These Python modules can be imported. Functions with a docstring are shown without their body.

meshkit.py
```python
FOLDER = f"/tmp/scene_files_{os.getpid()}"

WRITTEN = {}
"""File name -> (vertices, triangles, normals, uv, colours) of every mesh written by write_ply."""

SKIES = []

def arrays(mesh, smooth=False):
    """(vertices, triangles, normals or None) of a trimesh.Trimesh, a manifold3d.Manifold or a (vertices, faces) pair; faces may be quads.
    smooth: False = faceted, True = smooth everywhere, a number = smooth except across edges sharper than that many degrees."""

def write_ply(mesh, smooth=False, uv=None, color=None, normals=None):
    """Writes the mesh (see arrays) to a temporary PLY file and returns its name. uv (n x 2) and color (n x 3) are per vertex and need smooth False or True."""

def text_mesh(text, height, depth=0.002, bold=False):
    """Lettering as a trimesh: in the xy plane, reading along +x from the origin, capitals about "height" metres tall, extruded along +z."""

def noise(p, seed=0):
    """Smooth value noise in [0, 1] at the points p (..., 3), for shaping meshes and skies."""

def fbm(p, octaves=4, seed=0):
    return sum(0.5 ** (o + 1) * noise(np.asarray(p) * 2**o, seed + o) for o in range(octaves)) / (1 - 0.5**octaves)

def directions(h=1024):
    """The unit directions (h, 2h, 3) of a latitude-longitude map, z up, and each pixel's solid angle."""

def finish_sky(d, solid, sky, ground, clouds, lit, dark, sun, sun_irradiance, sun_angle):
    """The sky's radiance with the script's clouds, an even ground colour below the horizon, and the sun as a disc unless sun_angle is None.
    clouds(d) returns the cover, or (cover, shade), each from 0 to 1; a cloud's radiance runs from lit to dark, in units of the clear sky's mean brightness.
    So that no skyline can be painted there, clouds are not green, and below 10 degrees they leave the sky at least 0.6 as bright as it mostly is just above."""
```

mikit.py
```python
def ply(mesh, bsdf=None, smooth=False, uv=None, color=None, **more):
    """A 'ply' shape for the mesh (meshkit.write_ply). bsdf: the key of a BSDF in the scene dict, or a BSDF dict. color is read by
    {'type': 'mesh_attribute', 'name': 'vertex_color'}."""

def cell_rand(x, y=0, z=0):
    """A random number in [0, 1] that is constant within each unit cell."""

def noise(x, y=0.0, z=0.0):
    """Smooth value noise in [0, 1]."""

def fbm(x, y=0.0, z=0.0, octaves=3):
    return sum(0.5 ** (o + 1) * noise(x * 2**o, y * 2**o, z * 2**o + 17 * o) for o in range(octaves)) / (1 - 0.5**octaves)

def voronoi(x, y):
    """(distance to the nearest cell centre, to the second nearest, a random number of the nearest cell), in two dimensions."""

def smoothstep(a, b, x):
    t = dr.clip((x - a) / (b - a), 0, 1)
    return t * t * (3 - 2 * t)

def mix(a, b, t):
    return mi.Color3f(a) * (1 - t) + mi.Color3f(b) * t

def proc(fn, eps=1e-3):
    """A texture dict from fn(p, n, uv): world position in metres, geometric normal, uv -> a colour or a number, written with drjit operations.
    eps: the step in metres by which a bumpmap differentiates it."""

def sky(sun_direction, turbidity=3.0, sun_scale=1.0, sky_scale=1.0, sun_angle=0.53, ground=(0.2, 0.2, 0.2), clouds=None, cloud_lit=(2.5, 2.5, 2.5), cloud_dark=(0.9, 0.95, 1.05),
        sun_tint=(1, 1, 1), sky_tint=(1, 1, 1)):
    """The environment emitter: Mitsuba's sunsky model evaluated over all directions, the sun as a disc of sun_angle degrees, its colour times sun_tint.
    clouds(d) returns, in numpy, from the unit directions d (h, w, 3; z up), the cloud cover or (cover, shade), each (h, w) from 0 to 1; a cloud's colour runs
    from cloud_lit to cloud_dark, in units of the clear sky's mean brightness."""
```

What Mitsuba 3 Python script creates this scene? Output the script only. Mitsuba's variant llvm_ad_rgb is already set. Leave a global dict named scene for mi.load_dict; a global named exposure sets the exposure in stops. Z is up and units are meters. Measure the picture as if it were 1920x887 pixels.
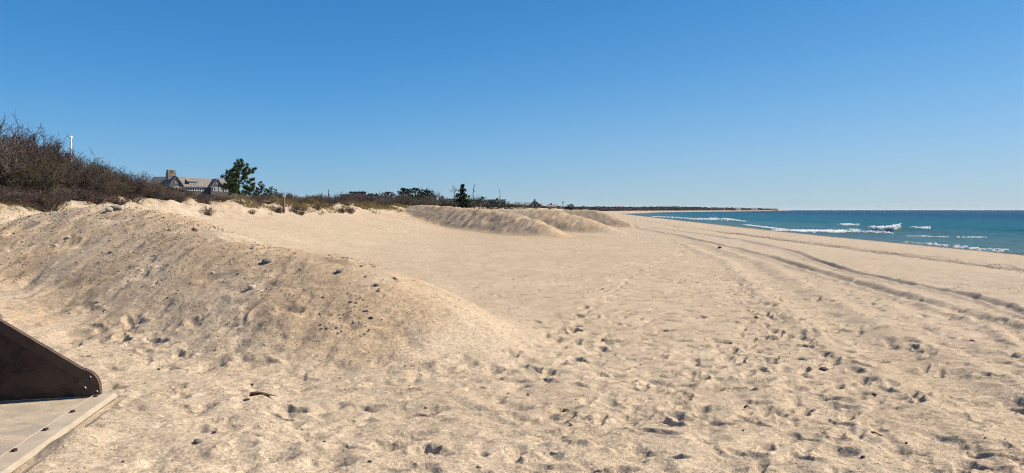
import math
import numpy as np
import trimesh
import shapely
from shapely.geometry import Polygon, Point
from scipy.interpolate import PchipInterpolator
from scipy.spatial import cKDTree
import drjit as dr
import mitsuba as mi
import mikit, meshkit
from mikit import proc, noise, fbm, voronoi, cell_rand, smoothstep, mix

T = mi.ScalarTransform4f
scene, labels = {}, {}
# ------------------------------------------------------------------ camera, sky, exposure
scene['sea_air'] = {'type': 'homogeneous', 'albedo': {'type': 'rgb', 'value': [0.95, 0.95, 0.95]}, 'sigma_t': {'type': 'rgb', 'value': [2.6e-5, 3.2e-5, 4.2e-5]}}
EYE, F, CX, HY = 1.8, 1397.0, 960.0, 394.0          # eye height; focal length, centre and horizon in the photograph's pixels
scene['camera'] = {
    'type': 'perspective', 'fov_axis': 'x', 'fov': math.degrees(2 * math.atan(960.0 / F)),
    'near_clip': 0.1, 'far_clip': 60000.0, 'principal_point_offset_y': (443.5 - 393.75) / 887.0, 'medium': {'type': 'ref', 'id': 'sea_air'},
    'to_world': T().look_at(origin=[0, 0, EYE], target=[0, 10, EYE], up=[0, 0, 1])}
VEIL = (2.76, 3.12, 3.22)
AZ, EL = math.radians(15), math.radians(44)
SUN = (math.cos(EL) * math.cos(AZ), math.cos(EL) * math.sin(AZ), math.sin(EL))


def sea_haze(d):
    """The thin white sea haze over the horizon, a little stronger towards the sun."""
    e = np.degrees(np.arcsin(np.clip(d[..., 2], 0, 1)))
    h = (d[..., 0] * math.cos(AZ) + d[..., 1] * math.sin(AZ)) / np.sqrt(np.maximum(1e-9, 1 - d[..., 2] ** 2))
    h = np.clip(h, 0, 1)
    return 0.66 * np.exp(-(e / (4.7 + 3.0 * h)) ** 1.2) * (0.82 + 0.5 * h)


scene['sky_light'] = mikit.sky(SUN, turbidity=2.0, ground=(0.25, 0.22, 0.18), sky_tint=(0.20, 0.625, 0.925), sun_scale=1.52, sun_tint=(0.99, 1.03, 1.14), clouds=sea_haze, cloud_lit=VEIL)
exposure = 1.9
SEA = -1.2

# ------------------------------------------------------------------ helpers
used = {}


def numbered(name):
    k = used.get(name, 0)
    used[name] = k + 1
    return name if k == 0 else f'{name}_{k:03d}'


def bsdf(name, d):
    scene['mat_' + name] = {**d, 'id': 'mat_' + name}
    return 'mat_' + name


def rgb(*c):
    return {'type': 'rgb', 'value': list(c)}


def add(key, mesh, mat, smooth=False, to=None, **more):
    d = mikit.ply(mesh, mat, smooth, **more)
    if to is not None:
        d['to_world'] = to
    scene[key] = d
    return key


def tag(key, label=None, cat=None, group=None, kind=None):
    labels[key] = {k: v for k, v in (('label', label), ('category', cat), ('group', group), ('kind', kind)) if v}


def part(parent, name, mesh, mat, smooth=False, to=None, label=None):
    key = numbered(parent + '__' + name)
    add(key, mesh, mat, smooth, to)
    if label:
        labels[key] = {'label': label}
    return key


def cat(ms):
    vs, fs, n = [], [], 0
    for v, f in ms:
        vs.append(v)
        fs.append(np.asarray(f) + n)
        n += len(v)
    return np.vstack(vs), np.vstack(fs)


def box(x0, x1, y0, y1, z0, z1):
    v = np.array([[x, y, z] for x in (x0, x1) for y in (y0, y1) for z in (z0, z1)], float)
    f = np.array([[0, 1, 3], [0, 3, 2], [4, 6, 7], [4, 7, 5], [0, 4, 5], [0, 5, 1], [2, 3, 7], [2, 7, 6], [0, 2, 6], [0, 6, 4], [1, 5, 7], [1, 7, 3]])
    return v, f


def prism(poly, a, b, axis='y'):
    """A polygon (list of 2-D points, or shapely) extruded from a to b along the axis."""
    g = poly if hasattr(poly, 'exterior') else Polygon(poly)
    m = trimesh.creation.extrude_polygon(g, b - a, engine='earcut')
    v = np.array(m.vertices)
    f = np.array(m.faces)
    if axis == 'y':
        v = np.stack([v[:, 0], v[:, 2] + a, v[:, 1]], 1)
        f = f[:, ::-1]
    elif axis == 'x':
        v = np.stack([v[:, 2] + a, v[:, 0], v[:, 1]], 1)
    else:
        v = v + [0, 0, a]
    return v, f


def tubes(p0, p1, r0, r1, n=3):
    p0, p1 = np.atleast_2d(p0).astype(float), np.atleast_2d(p1).astype(float)
    r0, r1 = np.broadcast_to(r0, len(p0)), np.broadcast_to(r1, len(p0))
    d = p1 - p0
    d /= np.linalg.norm(d, axis=1, keepdims=True) + 1e-9
    a = np.cross(d, np.where(np.abs(d[:, 2:]) < 0.9, [[0, 0, 1.0]], [[1.0, 0, 0]]))
    a /= np.linalg.norm(a, axis=1, keepdims=True) + 1e-9
    b = np.cross(d, a)
    t = np.arange(n) * 2 * np.pi / n
    ring = a[:, None] * np.cos(t)[None, :, None] + b[:, None] * np.sin(t)[None, :, None]
    v = np.concatenate([p0[:, None] + ring * r0[:, None, None], p1[:, None] + ring * r1[:, None, None]], 1)
    i = np.arange(n)
    j = (i + 1) % n
    f = np.vstack([np.stack([i, j, j + n], 1), np.stack([i, j + n, i + n], 1)])
    return v.reshape(-1, 3), (np.arange(len(p0)) * 2 * n)[:, None, None].repeat(len(f), 1).reshape(-1, 1) + np.tile(f, (len(p0), 1))


def blades(c, d, length, width, rng):
    """Thin pointed leaves: one triangle each, from c along d."""
    d = d / (np.linalg.norm(d, axis=1, keepdims=True) + 1e-9)
    s = np.cross(d, rng.normal(size=d.shape))
    s /= np.linalg.norm(s, axis=1, keepdims=True) + 1e-9
    length, width = np.broadcast_to(length, len(c))[:, None], np.broadcast_to(width, len(c))[:, None]
    v = np.stack([c - s * width / 2, c + s * width / 2, c + d * length], 1).reshape(-1, 3)
    return v, np.arange(len(v)).reshape(-1, 3)


def N2(x, y, s, seed=0):
    return meshkit.noise(np.stack([x * s, y * s, np.full_like(x, 0.37 + seed)], -1), seed)


def FB(x, y, s, o=3, seed=0):
    return meshkit.fbm(np.stack([x * s, y * s, np.full_like(x, 0.37 + seed)], -1), o, seed)


def sm(a, b, x):
    t = np.clip((x - a) / (b - a), 0, 1)
    return t * t * (3 - 2 * t)


def shore_dist(x, y, pts):
    d, run = seg_dist(x, y, pts)
    inside = shapely.contains_xy(Polygon(list(pts) + [(-200000, pts[-1][1]), (-200000, pts[0][1])]), x, y)
    return np.where(inside, 1, -1) * np.abs(d), run


def seg_dist(x, y, pts):
    """Signed distance (positive on the left of the way the line runs), and the distance run along it."""
    best, sign, along, run = np.full(x.shape, 1e18), np.ones(x.shape), np.zeros(x.shape), 0.0
    for (ax, ay), (bx, by) in zip(pts[:-1], pts[1:]):
        dx, dy = bx - ax, by - ay
        L2 = dx * dx + dy * dy
        t = np.clip(((x - ax) * dx + (y - ay) * dy) / L2, 0, 1)
        ex, ey = x - ax - t * dx, y - ay - t * dy
        q = ex * ex + ey * ey
        m = q < best
        best = np.where(m, q, best)
        sign = np.where(m, np.where(dx * ey - dy * ex >= 0, 1.0, -1.0), sign)
        along = np.where(m, run + t * math.sqrt(L2), along)
        run += math.sqrt(L2)
    return np.sqrt(best) * sign, along


# ------------------------------------------------------------------ the lie of the land
WATERLINE = [(31, -400), (31.5, -30), (33, 20), (34.4, 50), (36.5, 91), (47, 200), (80, 524), (190, 930), (528, 1676), (985, 2600), (1125, 3050), (1150, 3400), (700, 4500), (0, 9000)]
TOE = [(-14.5, -400), (-14.5, 75), (-13, 105), (-6, 170), (20, 300), (55, 524), (150, 930), (470, 1676), (950, 2640), (1100, 3080), (1060, 3350), (600, 4500), (-100, 9000)]
PROFILE = PchipInterpolator([-4000, -30, -13, -9.5, -5.5, -1.8, 0, 1.5, 6, 20, 60, 300, 20000], [0, 0, 0.02, 0.15, 0.72, 1.42, 2.05, 2.35, 2.5, 2.5, 2.55, 2.7, 2.9])
SHORE = PchipInterpolator([-20000, -400, -60, -12, 0, 4, 9, 15, 22, 30, 20000], [-9, -7, -4.2, -2.0, -1.2, -0.86, -0.5, -0.2, -0.05, 0, 0])
MOUNDS = {   # crests: x, y, height
    'near': ([(-0.35, 9.1, -0.15), (-0.75, 9.4, 0.2), (-1.2, 9.83, 0.54), (-1.8, 10.3, 0.9), (-2.5, 10.8, 1.12), (-3.3, 11.3, 1.2), (-4.4, 12.0, 1.3), (-5.3, 12.9, 1.5), (-6.4, 14.0, 1.7), (-7.4, 14.7, 1.83), (-8.2, 15.0, 1.9), (-9.2, 15.0, 1.76), (-10.2, 14.6, 1.45), (-11.5, 14.2, 1.3), (-13, 14.2, 1.5)], 0.53, 0.5),
    'second': ([(3.2, 47.9, -0.1), (2.5, 50.3, 0.55), (1.8, 53.2, 0.98), (0.9, 56, 1.27), (0.2, 59.5, 1.5), (-1.4, 63, 1.68), (-3.0, 67.5, 1.85), (-4.7, 72, 2.0), (-7.5, 79, 2.2), (-10.6, 87, 2.35), (-12.6, 93, 2.2)], 0.6, 0.6),
    'third': ([(8.0, 57.5, 0.1), (6.9, 60, 0.7), (5.7, 63, 1.15), (4.2, 66, 1.58), (2.9, 69, 1.85), (1.4, 72, 1.82), (-0.6, 77, 1.85), (-4, 86, 1.9)], 0.6, 1.3),
    'fourth': ([(13.0, 77, 0.05), (11.9, 81, 0.7), (10.8, 85.5, 1.3), (9.7, 89, 1.75), (8.6, 92, 1.85), (7.2, 95, 1.75), (5, 102, 1.7), (0, 115, 1.9)], 0.6, 0.8)}
RUTS = [([(6.6, 6.2), (8.9, 12.6), (9.5, 14.45), (9.9, 16.65), (9.95, 18.5), (10.1, 21.7), (11.3, 28), (12.6, 33), (14.4, 47), (14.6, 60), (14.3, 82), (16, 110), (22, 160), (36, 260)], 0.095, 0.13, 0.04),
        ([(4.9, 5.0), (7.2, 10.3), (7.75, 11.4), (8.1, 13.5), (8.37, 15.8), (8.75, 19.5), (9.1, 21.7), (10.2, 29.9), (10.7, 38), (12.0, 55), (12.6, 75), (14.2, 110), (20.2, 160), (34, 260)], 0.095, 0.17, 0.04),
        ([(4.2, 4.5), (4.5, 6.87), (4.7, 8.8), (5.25, 12.2), (6.5, 18.5), (8.2, 26), (9.6, 40)], 0.05, 0.32, 0.04),
        ([(5.9, 5.6), (6.4, 8.0), (7.1, 11.0), (7.6, 14)], 0.03, 0.3, 0.02)]
DENSE = {}
for k, (pts, slope, w) in MOUNDS.items():
    a = np.array(pts)
    t = np.concatenate([[0], np.cumsum(np.linalg.norm(np.diff(a[:, :2], axis=0), axis=1))])
    s = np.linspace(0, t[-1], 90)
    DENSE[k] = np.stack([PchipInterpolator(t, a[:, i])(s) for i in range(3)], 1), slope, w


def mound_height(k, x, y):
    a, slope, w = DENSE[k]
    out = np.full(x.shape, -9.0)
    near = (x > a[:, 0].min() - 8) & (x < a[:, 0].max() + 8) & (y > a[:, 1].min() - 8) & (y < a[:, 1].max() + 8)
    xn, yn = x[near], y[near]
    # the slope is cut by small slumps, so that the foot and the crest do not run smooth
    wob = 0.25 * (FB(xn, yn, 0.7, 2, 41) - 0.5)
    z = np.full(xn.shape, -9.0)
    for cx, cy, cz in a:
        z = np.maximum(z, cz - (slope + 0.25 * wob) * (np.sqrt((xn - cx) ** 2 + (yn - cy) ** 2 + w * w) - w))
    out[near] = z + 0.35 * wob * sm(-0.5, 0.4, z)
    return out


def smax(a, b, k):
    h = np.clip(0.5 + 0.5 * (a - b) / k, 0, 1)
    return b + (a - b) * h + k * h * (1 - h)


def coarse(x, y):
    x, y = np.asarray(x, float), np.asarray(y, float)
    dw = shore_dist(x, y, WATERLINE)[0]
    dt = shore_dist(x, y, TOE)[0]
    z = PROFILE(dt) * (1 - 0.72 * sm(260, 650, y)) + SHORE(dw)
    z = z + sm(0.5, 5, dt) * (0.55 * sm(33, 24, y) - 0.3 * sm(30, 36, y) * sm(85, 62, y))
    z = z + 3.2 * np.exp(-((x + 111) ** 2 + (y - 262) ** 2) / 2 / 38 ** 2) * sm(10, 50, dt)
    z = z + sm(-3, 1, dt) * (FB(x, y, 0.35, 3, 5) - 0.5) * 0.8 * sm(700, 200, y)
    z = z + sm(-2.2, -0.6, dt) * sm(2.5, 0.8, dt) * (np.abs(FB(x, y, 1.3, 3, 6) - 0.5) - 0.12) * 0.8 * sm(120, 60, y)
    z = z + (FB(x, y, 0.13, 2, 3) - 0.5) * 0.16 * sm(2, 20, dw) * sm(400, 100, y)
    for k in MOUNDS:
        z = smax(mound_height(k, x, y), z, 0.28)
    return z


rng = np.random.default_rng(7)
# footprints and scuffs: x, y, length, width, depth, turn, rim
ST = []


def trail(pts, n, spread, size=(0.3, 0.13), depth=0.045, jitter=0.35):
    a = np.array(pts, float)
    t = np.concatenate([[0], np.cumsum(np.linalg.norm(np.diff(a, axis=0), axis=1))])
    for i in range(n):
        s = rng.uniform(0, t[-1]) if spread > 0.4 else (i + rng.uniform(-0.2, 0.2)) / n * t[-1]
        x, y = np.interp(s, t, a[:, 0]), np.interp(s, t, a[:, 1])
        e = 0.05
        dx, dy = np.interp(s + e, t, a[:, 0]) - np.interp(s - e, t, a[:, 0]), np.interp(s + e, t, a[:, 1]) - np.interp(s - e, t, a[:, 1])
        side = (0.13 if i % 2 else -0.13) + rng.normal() * spread
        L = math.hypot(dx, dy) + 1e-9
        ST.append((x - dy / L * side, y + dx / L * side, size[0] * rng.uniform(0.75, 1.2), size[1] * rng.uniform(0.8, 1.3), 1.8 * depth * rng.uniform(0.6, 1.3), math.atan2(dy, dx) + rng.normal() * jitter, rng.uniform(0.15, 0.5)))


# the trodden foreground: people walked to and fro
for _ in range(64):
    x0, y0, a = rng.uniform(-5.5, 6.5), rng.uniform(4.0, 9.5), rng.choice([0.25, 0.5, 1.1, 2.5, 2.9]) + rng.normal() * 0.3
    for i in range(rng.integers(4, 11)):
        x, y = x0 + 0.62 * i * math.cos(a), y0 + 0.62 * i * math.sin(a)
        if y < 3.8 or (x < 0.35 and y > 8.6 + 0.28 * abs(min(x, 0))):
            continue
        off = 0.11 * (-1) ** i
        ST.append((x - math.sin(a) * off + rng.normal() * 0.05, y + math.cos(a) * off + rng.normal() * 0.05, rng.uniform(0.24, 0.34), rng.uniform(0.12, 0.17), rng.uniform(0.03, 0.085), a + rng.normal() * 0.15, rng.uniform(0.1, 0.6)))
for _ in range(820):        # blurred old ones
    x, y = rng.uniform(-5.5, 7), rng.uniform(3.8, 10.5)
    if x < 0.35 and y > 8.6 + 0.28 * abs(min(x, 0)):
        continue
    ST.append((x, y, rng.uniform(0.16, 0.42), rng.uniform(0.12, 0.26), rng.uniform(0.02, 0.06), rng.uniform(0, np.pi), rng.uniform(0.0, 0.2)))
for _ in range(260):        # more prints on the seaward half
    y = rng.uniform(4.4, 13.0)
    x = rng.uniform(0.02, 0.72) * y
    ST.append((x, y, rng.uniform(0.2, 0.32), rng.uniform(0.1, 0.16), rng.uniform(0.03, 0.075), rng.normal(0.5, 0.6), rng.uniform(0.1, 0.6)))
for _ in range(200):        # small pocks
    x, y = rng.uniform(-5.5, 7), rng.uniform(3.6, 13)
    ST.append((x, y, rng.uniform(0.06, 0.14), rng.uniform(0.05, 0.1), rng.uniform(0.012, 0.035), rng.uniform(0, np.pi), rng.uniform(0.1, 0.6)))
trail([(0.6, 8.6), (1.0, 10.2), (1.5, 12.0), (2.0, 15.5), (3.0, 19), (4.9, 25), (7.4, 33)], 46, 0.16)
trail([(0.1, 8.3), (0.5, 10.0), (0.9, 12.0)], 18, 0.25, depth=0.055)
trail([(1.5, 6.5), (2.6, 8.6), (3.9, 11.5), (5.1, 15.5), (6.0, 18.5)], 42, 0.32, depth=0.05)
trail([(2.4, 6.5), (3.6, 9.0), (4.6, 12), (5.6, 16)], 48, 0.5, depth=0.045)
trail([(2.2, 7.5), (4.2, 12), (5.4, 16.5), (6.4, 21)], 26, 0.22)
trail([(5.0, 6.5), (6.2, 9.5), (6.9, 12.5), (7.2, 16)], 26, 0.4)
trail([(9.5, 23), (8.2, 17.5), (7.0, 13)], 14, 0.6)
trail([(0.8, 11), (2.2, 16.5), (4.6, 24), (7.0, 31), (9.5, 42), (11, 55)], 90, 0.12, size=(0.34, 0.17), depth=0.05)
trail([(14, 26), (12.5, 21), (11, 18)], 18, 0.9, depth=0.035)
trail([(-1, 13.5), (1.5, 22), (4, 35)], 26, 1.0, depth=0.03)
trail([(4.5, 18), (7.5, 34), (9, 48)], 40, 1.3, depth=0.04)
for _ in range(420):        # soft dimples over the middle of the beach
    y = rng.uniform(9.5, 26)
    ST.append((rng.uniform(0.03, 0.66) * y, y, rng.uniform(0.2, 0.36), rng.uniform(0.12, 0.2), rng.uniform(0.03, 0.07), rng.normal(0.4, 0.7), rng.uniform(0.0, 0.4)))
for _ in range(75):         # far walkers over the flat
    y0 = 12 + 40 * rng.uniform() ** 1.4
    x0, a = rng.uniform(-0.12, 0.45) * y0, rng.choice([1.2, 1.4, 1.7, 0.4, 2.7]) + rng.normal() * 0.25
    for i in range(rng.integers(5, 14)):
        off = 0.12 * (-1) ** i
        ST.append((x0 + 0.66 * i * math.cos(a) - math.sin(a) * off, y0 + 0.66 * i * math.sin(a) + math.cos(a) * off, rng.uniform(0.26, 0.36), rng.uniform(0.13, 0.2), rng.uniform(0.03, 0.08), a + rng.normal() * 0.2, rng.uniform(0.1, 0.5)))
for _ in range(60):
    x, y = rng.uniform(12.5, 21), rng.uniform(15, 60)
    ST.append((x, y, rng.uniform(0.2, 0.6), rng.uniform(0.1, 0.25), rng.uniform(0.015, 0.04), rng.uniform(0, np.pi), 0.3))
# the ones that stand out, where they are
for x, y, L, W, D, A in [(1.2, 6.45, .30, .16, .10, 2.2), (1.33, 6.3, .26, .12, .09, 2.3), (1.5, 6.4, .2, .15, .08, 0.5), (1.63, 6.55, .16, .1, .06, .4), (2.92, 6.85, .46, .2, .11, .1), (3.1, 6.95, .26, .2, .07, .3),
                         (2.28, 5.95, .28, .16, .085, 2.4), (2.5, 5.93, .28, .14, .085, 2.6), (2.45, 5.6, .26, .17, .07, 2.5), (3.5, 5.5, .5, .1, .06, 2.55), (3.75, 5.6, .3, .17, .085, 2.6), (3.95, 6.2, .3, .15, .09, 2.9),
                         (0.02, 5.45, .34, .14, .09, 1.5), (1.0, 5.5, .4, .2, .08, 2.8), (-0.85, 5.9, .4, .16, .08, .1), (-1.75, 5.35, .38, .3, .09, .8), (-1.3, 5.2, .42, .34, .09, .6), (-0.95, 5.65, .24, .2, .08, .2), (-0.65, 5.55, .2, .18, .08, .4),
                         (0.5, 6.7, .3, .14, .08, .2), (-1.85, 6.1, .3, .14, .06, .1), (2.35, 7.45, .2, .1, .08, 2.4), (-2.1, 7.0, .3, .2, .06, .4), (.35, 9.0, .25, .2, .08, .3), (.12, 8.7, .3, .2, .08, .6), (-.05, 9.0, .2, .15, .06, .3)]:
    ST.append((x, y, L, W, D, A, 0.3))
# dents in the faces of the near mound
ca = DENSE['near'][0]
for _ in range(230):
    c = ca[rng.integers(12, 84)]
    q = rng.uniform(0.0, 3.2)
    ST.append((c[0] - 0.35 * q + rng.normal() * 0.25, c[1] - 0.93 * q, rng.uniform(0.3, 0.6), rng.uniform(0.2, 0.36), rng.uniform(0.03, 0.08), math.radians(rng.normal(45, 35)), rng.uniform(0.0, 0.4)))
for k in ('second', 'third', 'fourth'):
    ca = DENSE[k][0]
    for _ in range(70):
        c = ca[rng.integers(8, 80)]
        q = rng.uniform(0, 3.0)
        ST.append((c[0] - 0.3 * q + rng.normal() * 0.5, c[1] - 1.0 * q, rng.uniform(0.6, 1.5), rng.uniform(0.4, 0.9), rng.uniform(0.04, 0.12), math.radians(rng.normal(60, 25)), 0.3))
ST = np.array(ST)


def stamps(x, y):
    out = np.zeros(x.shape)
    near = np.flatnonzero((y < 100) & (y > 3))
    if not len(near):
        return out
    xn, yn = x[near], y[near]
    tree = cKDTree(np.stack([xn, yn], 1))
    add_ = np.zeros(len(near))
    for (sx, sy, L, W, D, A, R), hit in zip(ST, tree.query_ball_point(ST[:, :2], ST[:, 2] * 1.15)):
        if not hit:
            continue
        h = np.array(hit)
        dx, dy = xn[h] - sx, yn[h] - sy
        u = (dx * math.cos(A) + dy * math.sin(A)) / (L / 2)
        v = (-dx * math.sin(A) + dy * math.cos(A)) / (W / 2)
        wob = 0.10 * np.sin(3 * np.arctan2(v, u) + sx * 9) + 0.05 * np.sin(5 * np.arctan2(v, u) + sy * 11)
        v = v / (1 - 0.3 * np.exp(-((u + 0.1) / 0.35) ** 2) - 0.12 * (u < 0))
        r = np.sqrt(u * u + v * v) * (1 + wob)
        add_[h] += SOFT * D * (-np.exp(-r ** (1.8 + 0.8 * R)) + 0.8 * R * np.exp(-((r - 1.35) / 0.33) ** 2))
    out[near] = np.clip(add_, -0.11, 0.06)
    return out


SOFT = 0.54
# the frame of the loader bucket: its far corner, the way into it, along its lip, and up from its floor
C0 = np.array([-3.71, 6.74, 0.12])
U = np.array([-0.91, -0.1, -0.026])
U /= np.linalg.norm(U)
V = np.array([0.2, -1.45, -0.07])
V -= U * (V @ U)
V /= np.linalg.norm(V)
W = np.cross(U, V)
WID = 2.6


def height(x, y):
    x, y = np.atleast_1d(np.asarray(x, float)), np.atleast_1d(np.asarray(y, float))
    z = coarse(x, y)
    dw = shore_dist(x, y, WATERLINE)[0]
    flat = sm(1, 6, dw)
    churn = sm(11.5, 7.5, y + 0.4 * np.minimum(x, 0)) * (0.55 + 0.45 * sm(7, 2, x))
    onm = np.zeros(x.shape)
    for k in MOUNDS:
        onm = np.maximum(onm, sm(-0.1, 0.35, mound_height(k, x, y) - 0.05))
    near = y < 140
    xn, yn = x[near], y[near]
    c, f, o = churn[near], flat[near], onm[near]
    # hollows and ridges
    ca_, sa = math.cos(0.5), math.sin(0.5)
    rid = 1 - 2 * np.abs(FB(xn, yn, 2.1, 2, 11) - 0.5)
    d = c * ((FB(xn * 0.8, yn * 1.1, 2.6, 3, 12) - 0.5) * 0.10 + (rid - 0.7) * 0.014 + (FB(xn + 40, yn * 1.2, 5.2, 2, 29) - 0.5) * 0.02)
    d += (0.35 + 0.65 * c) * (FB(xn, yn, 7.0, 2, 13) - 0.5) * 0.02 * sm(40, 12, yn)
    d += (1 - c) * f * (FB(xn * 0.7, yn, 0.9, 3, 14) - 0.5) * 0.085
    d += (FB(xn, yn, 30.0, 2, 15) - 0.5) * 0.013 * sm(16, 8, yn)
    # clods and wind scour over the flat
    d += f * (1 - o) * (FB(xn * 0.8, yn, 3.1, 3, 18) - 0.5) * 0.075 * sm(6, 12, yn) * sm(55, 18, yn) * (0.4 + 0.9 * N2(xn, yn, 0.4, 19))
    d += o * sm(30, 45, yn) * (FB(xn, yn * 0.8, 1.1, 4, 27) - 0.5) * 0.4
    # slumps running down the mounds
    us, vs = xn * 0.93 - yn * 0.36, xn * 0.36 + yn * 0.93
    d += o * (FB(us * 1.0, vs * 0.5, 1.7, 3, 16) - 0.5) * 0.10
    d += o * (FB(us, vs * 0.7, 6.0, 2, 17) - 0.5) * (0.014 + 0.10 * sm(30, 45, yn))
    for pts, depth, w, berm in RUTS:
        r, run = seg_dist(xn, yn, pts)
        wv = (N2(run, run * 0, 1.6, 21) - 0.5) * 0.1 + (N2(run, run * 0, 5.0, 22) - 0.5) * 0.05
        wv = wv + (N2(xn, yn, 9.0, 26) - 0.5) * 0.06 * sm(30, 12, yn)
        r = np.abs(r + wv)
        m = sm(0, 2, run)
        d += m * (-depth * np.exp(-(r / w) ** 4) * (0.35 + 1.0 * N2(run, run * 0, 0.45, 23) + 0.12 * (np.sin(run * 42) > 0.2) * sm(22, 10, yn)) + berm * np.exp(-((r - 2.0 * w) / (0.7 * w)) ** 2) * (0.4 + 1.2 * N2(xn, yn, 3.0, 24)))
    # the old edge left by a tide along the shore
    d += -0.07 * sm(16.0, 16.5, dw[near] + (N2(xn, yn, 0.3, 25) - 0.5) * 0.6) * sm(19, 16.6, dw[near]) * sm(8, 12, xn)
    z[near] += d
    z += stamps(x, y)
    # the bucket lies in the trench it pressed, with a little sand slid over its lip
    q = np.stack([x - C0[0], y - C0[1]], 1)
    u, v = q @ U[:2], q @ V[:2]
    out = np.hypot(np.maximum(0, np.maximum(-0.17 - u, u - 1.6)), np.maximum(0, np.maximum(-0.06 - v, v - WID - 0.06)))
    floor = C0[2] + u * U[2] + v * V[2]
    z = np.where(out < 1.2, np.minimum(z, floor - 0.045 + 0.5 * out + 0.02 * sm(0.0, 0.3, out)), z)
    h = ((u + 0.33) / 0.15) ** 2 + ((v - 1.2) / 0.24) ** 2
    return np.maximum(z, np.where(h < 6, floor + 0.13 * np.exp(-h / 1.6) - 0.05 + 0.02 * (FB(x, y, 9.0, 2, 43) - 0.5), -9))


def hit(px, py, near=4.0, far=260.0):
    """The point of the sand that the photograph shows at this pixel."""
    t = near * (far / near) ** np.linspace(0, 1, 900)
    zz = EYE - (py - HY) / F * t
    g = coarse((px - CX) / F * t, t)
    i = int(np.argmax(g > zz)) if (g > zz).any() else len(t) - 1
    y = t[i]
    x = (px - CX) / F * y
    return float(x), float(y), float(height([x], [y])[0])


def sight(px, py, d):
    return (px - CX) / F * d, d, EYE + (HY - py) / F * d


# ------------------------------------------------------------------ materials
SEGS = [((-1.9, 10.2), (-4.4, 12.0), 1.9), ((-4.4, 12.0), (-9.0, 15.0), 3.4), ((3.0, 49.5), (-10.6, 85.5), 4.2), ((12.0, 80), (8.6, 91), 4.0), ((6.5, 60), (3, 68), 2.5)]


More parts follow.
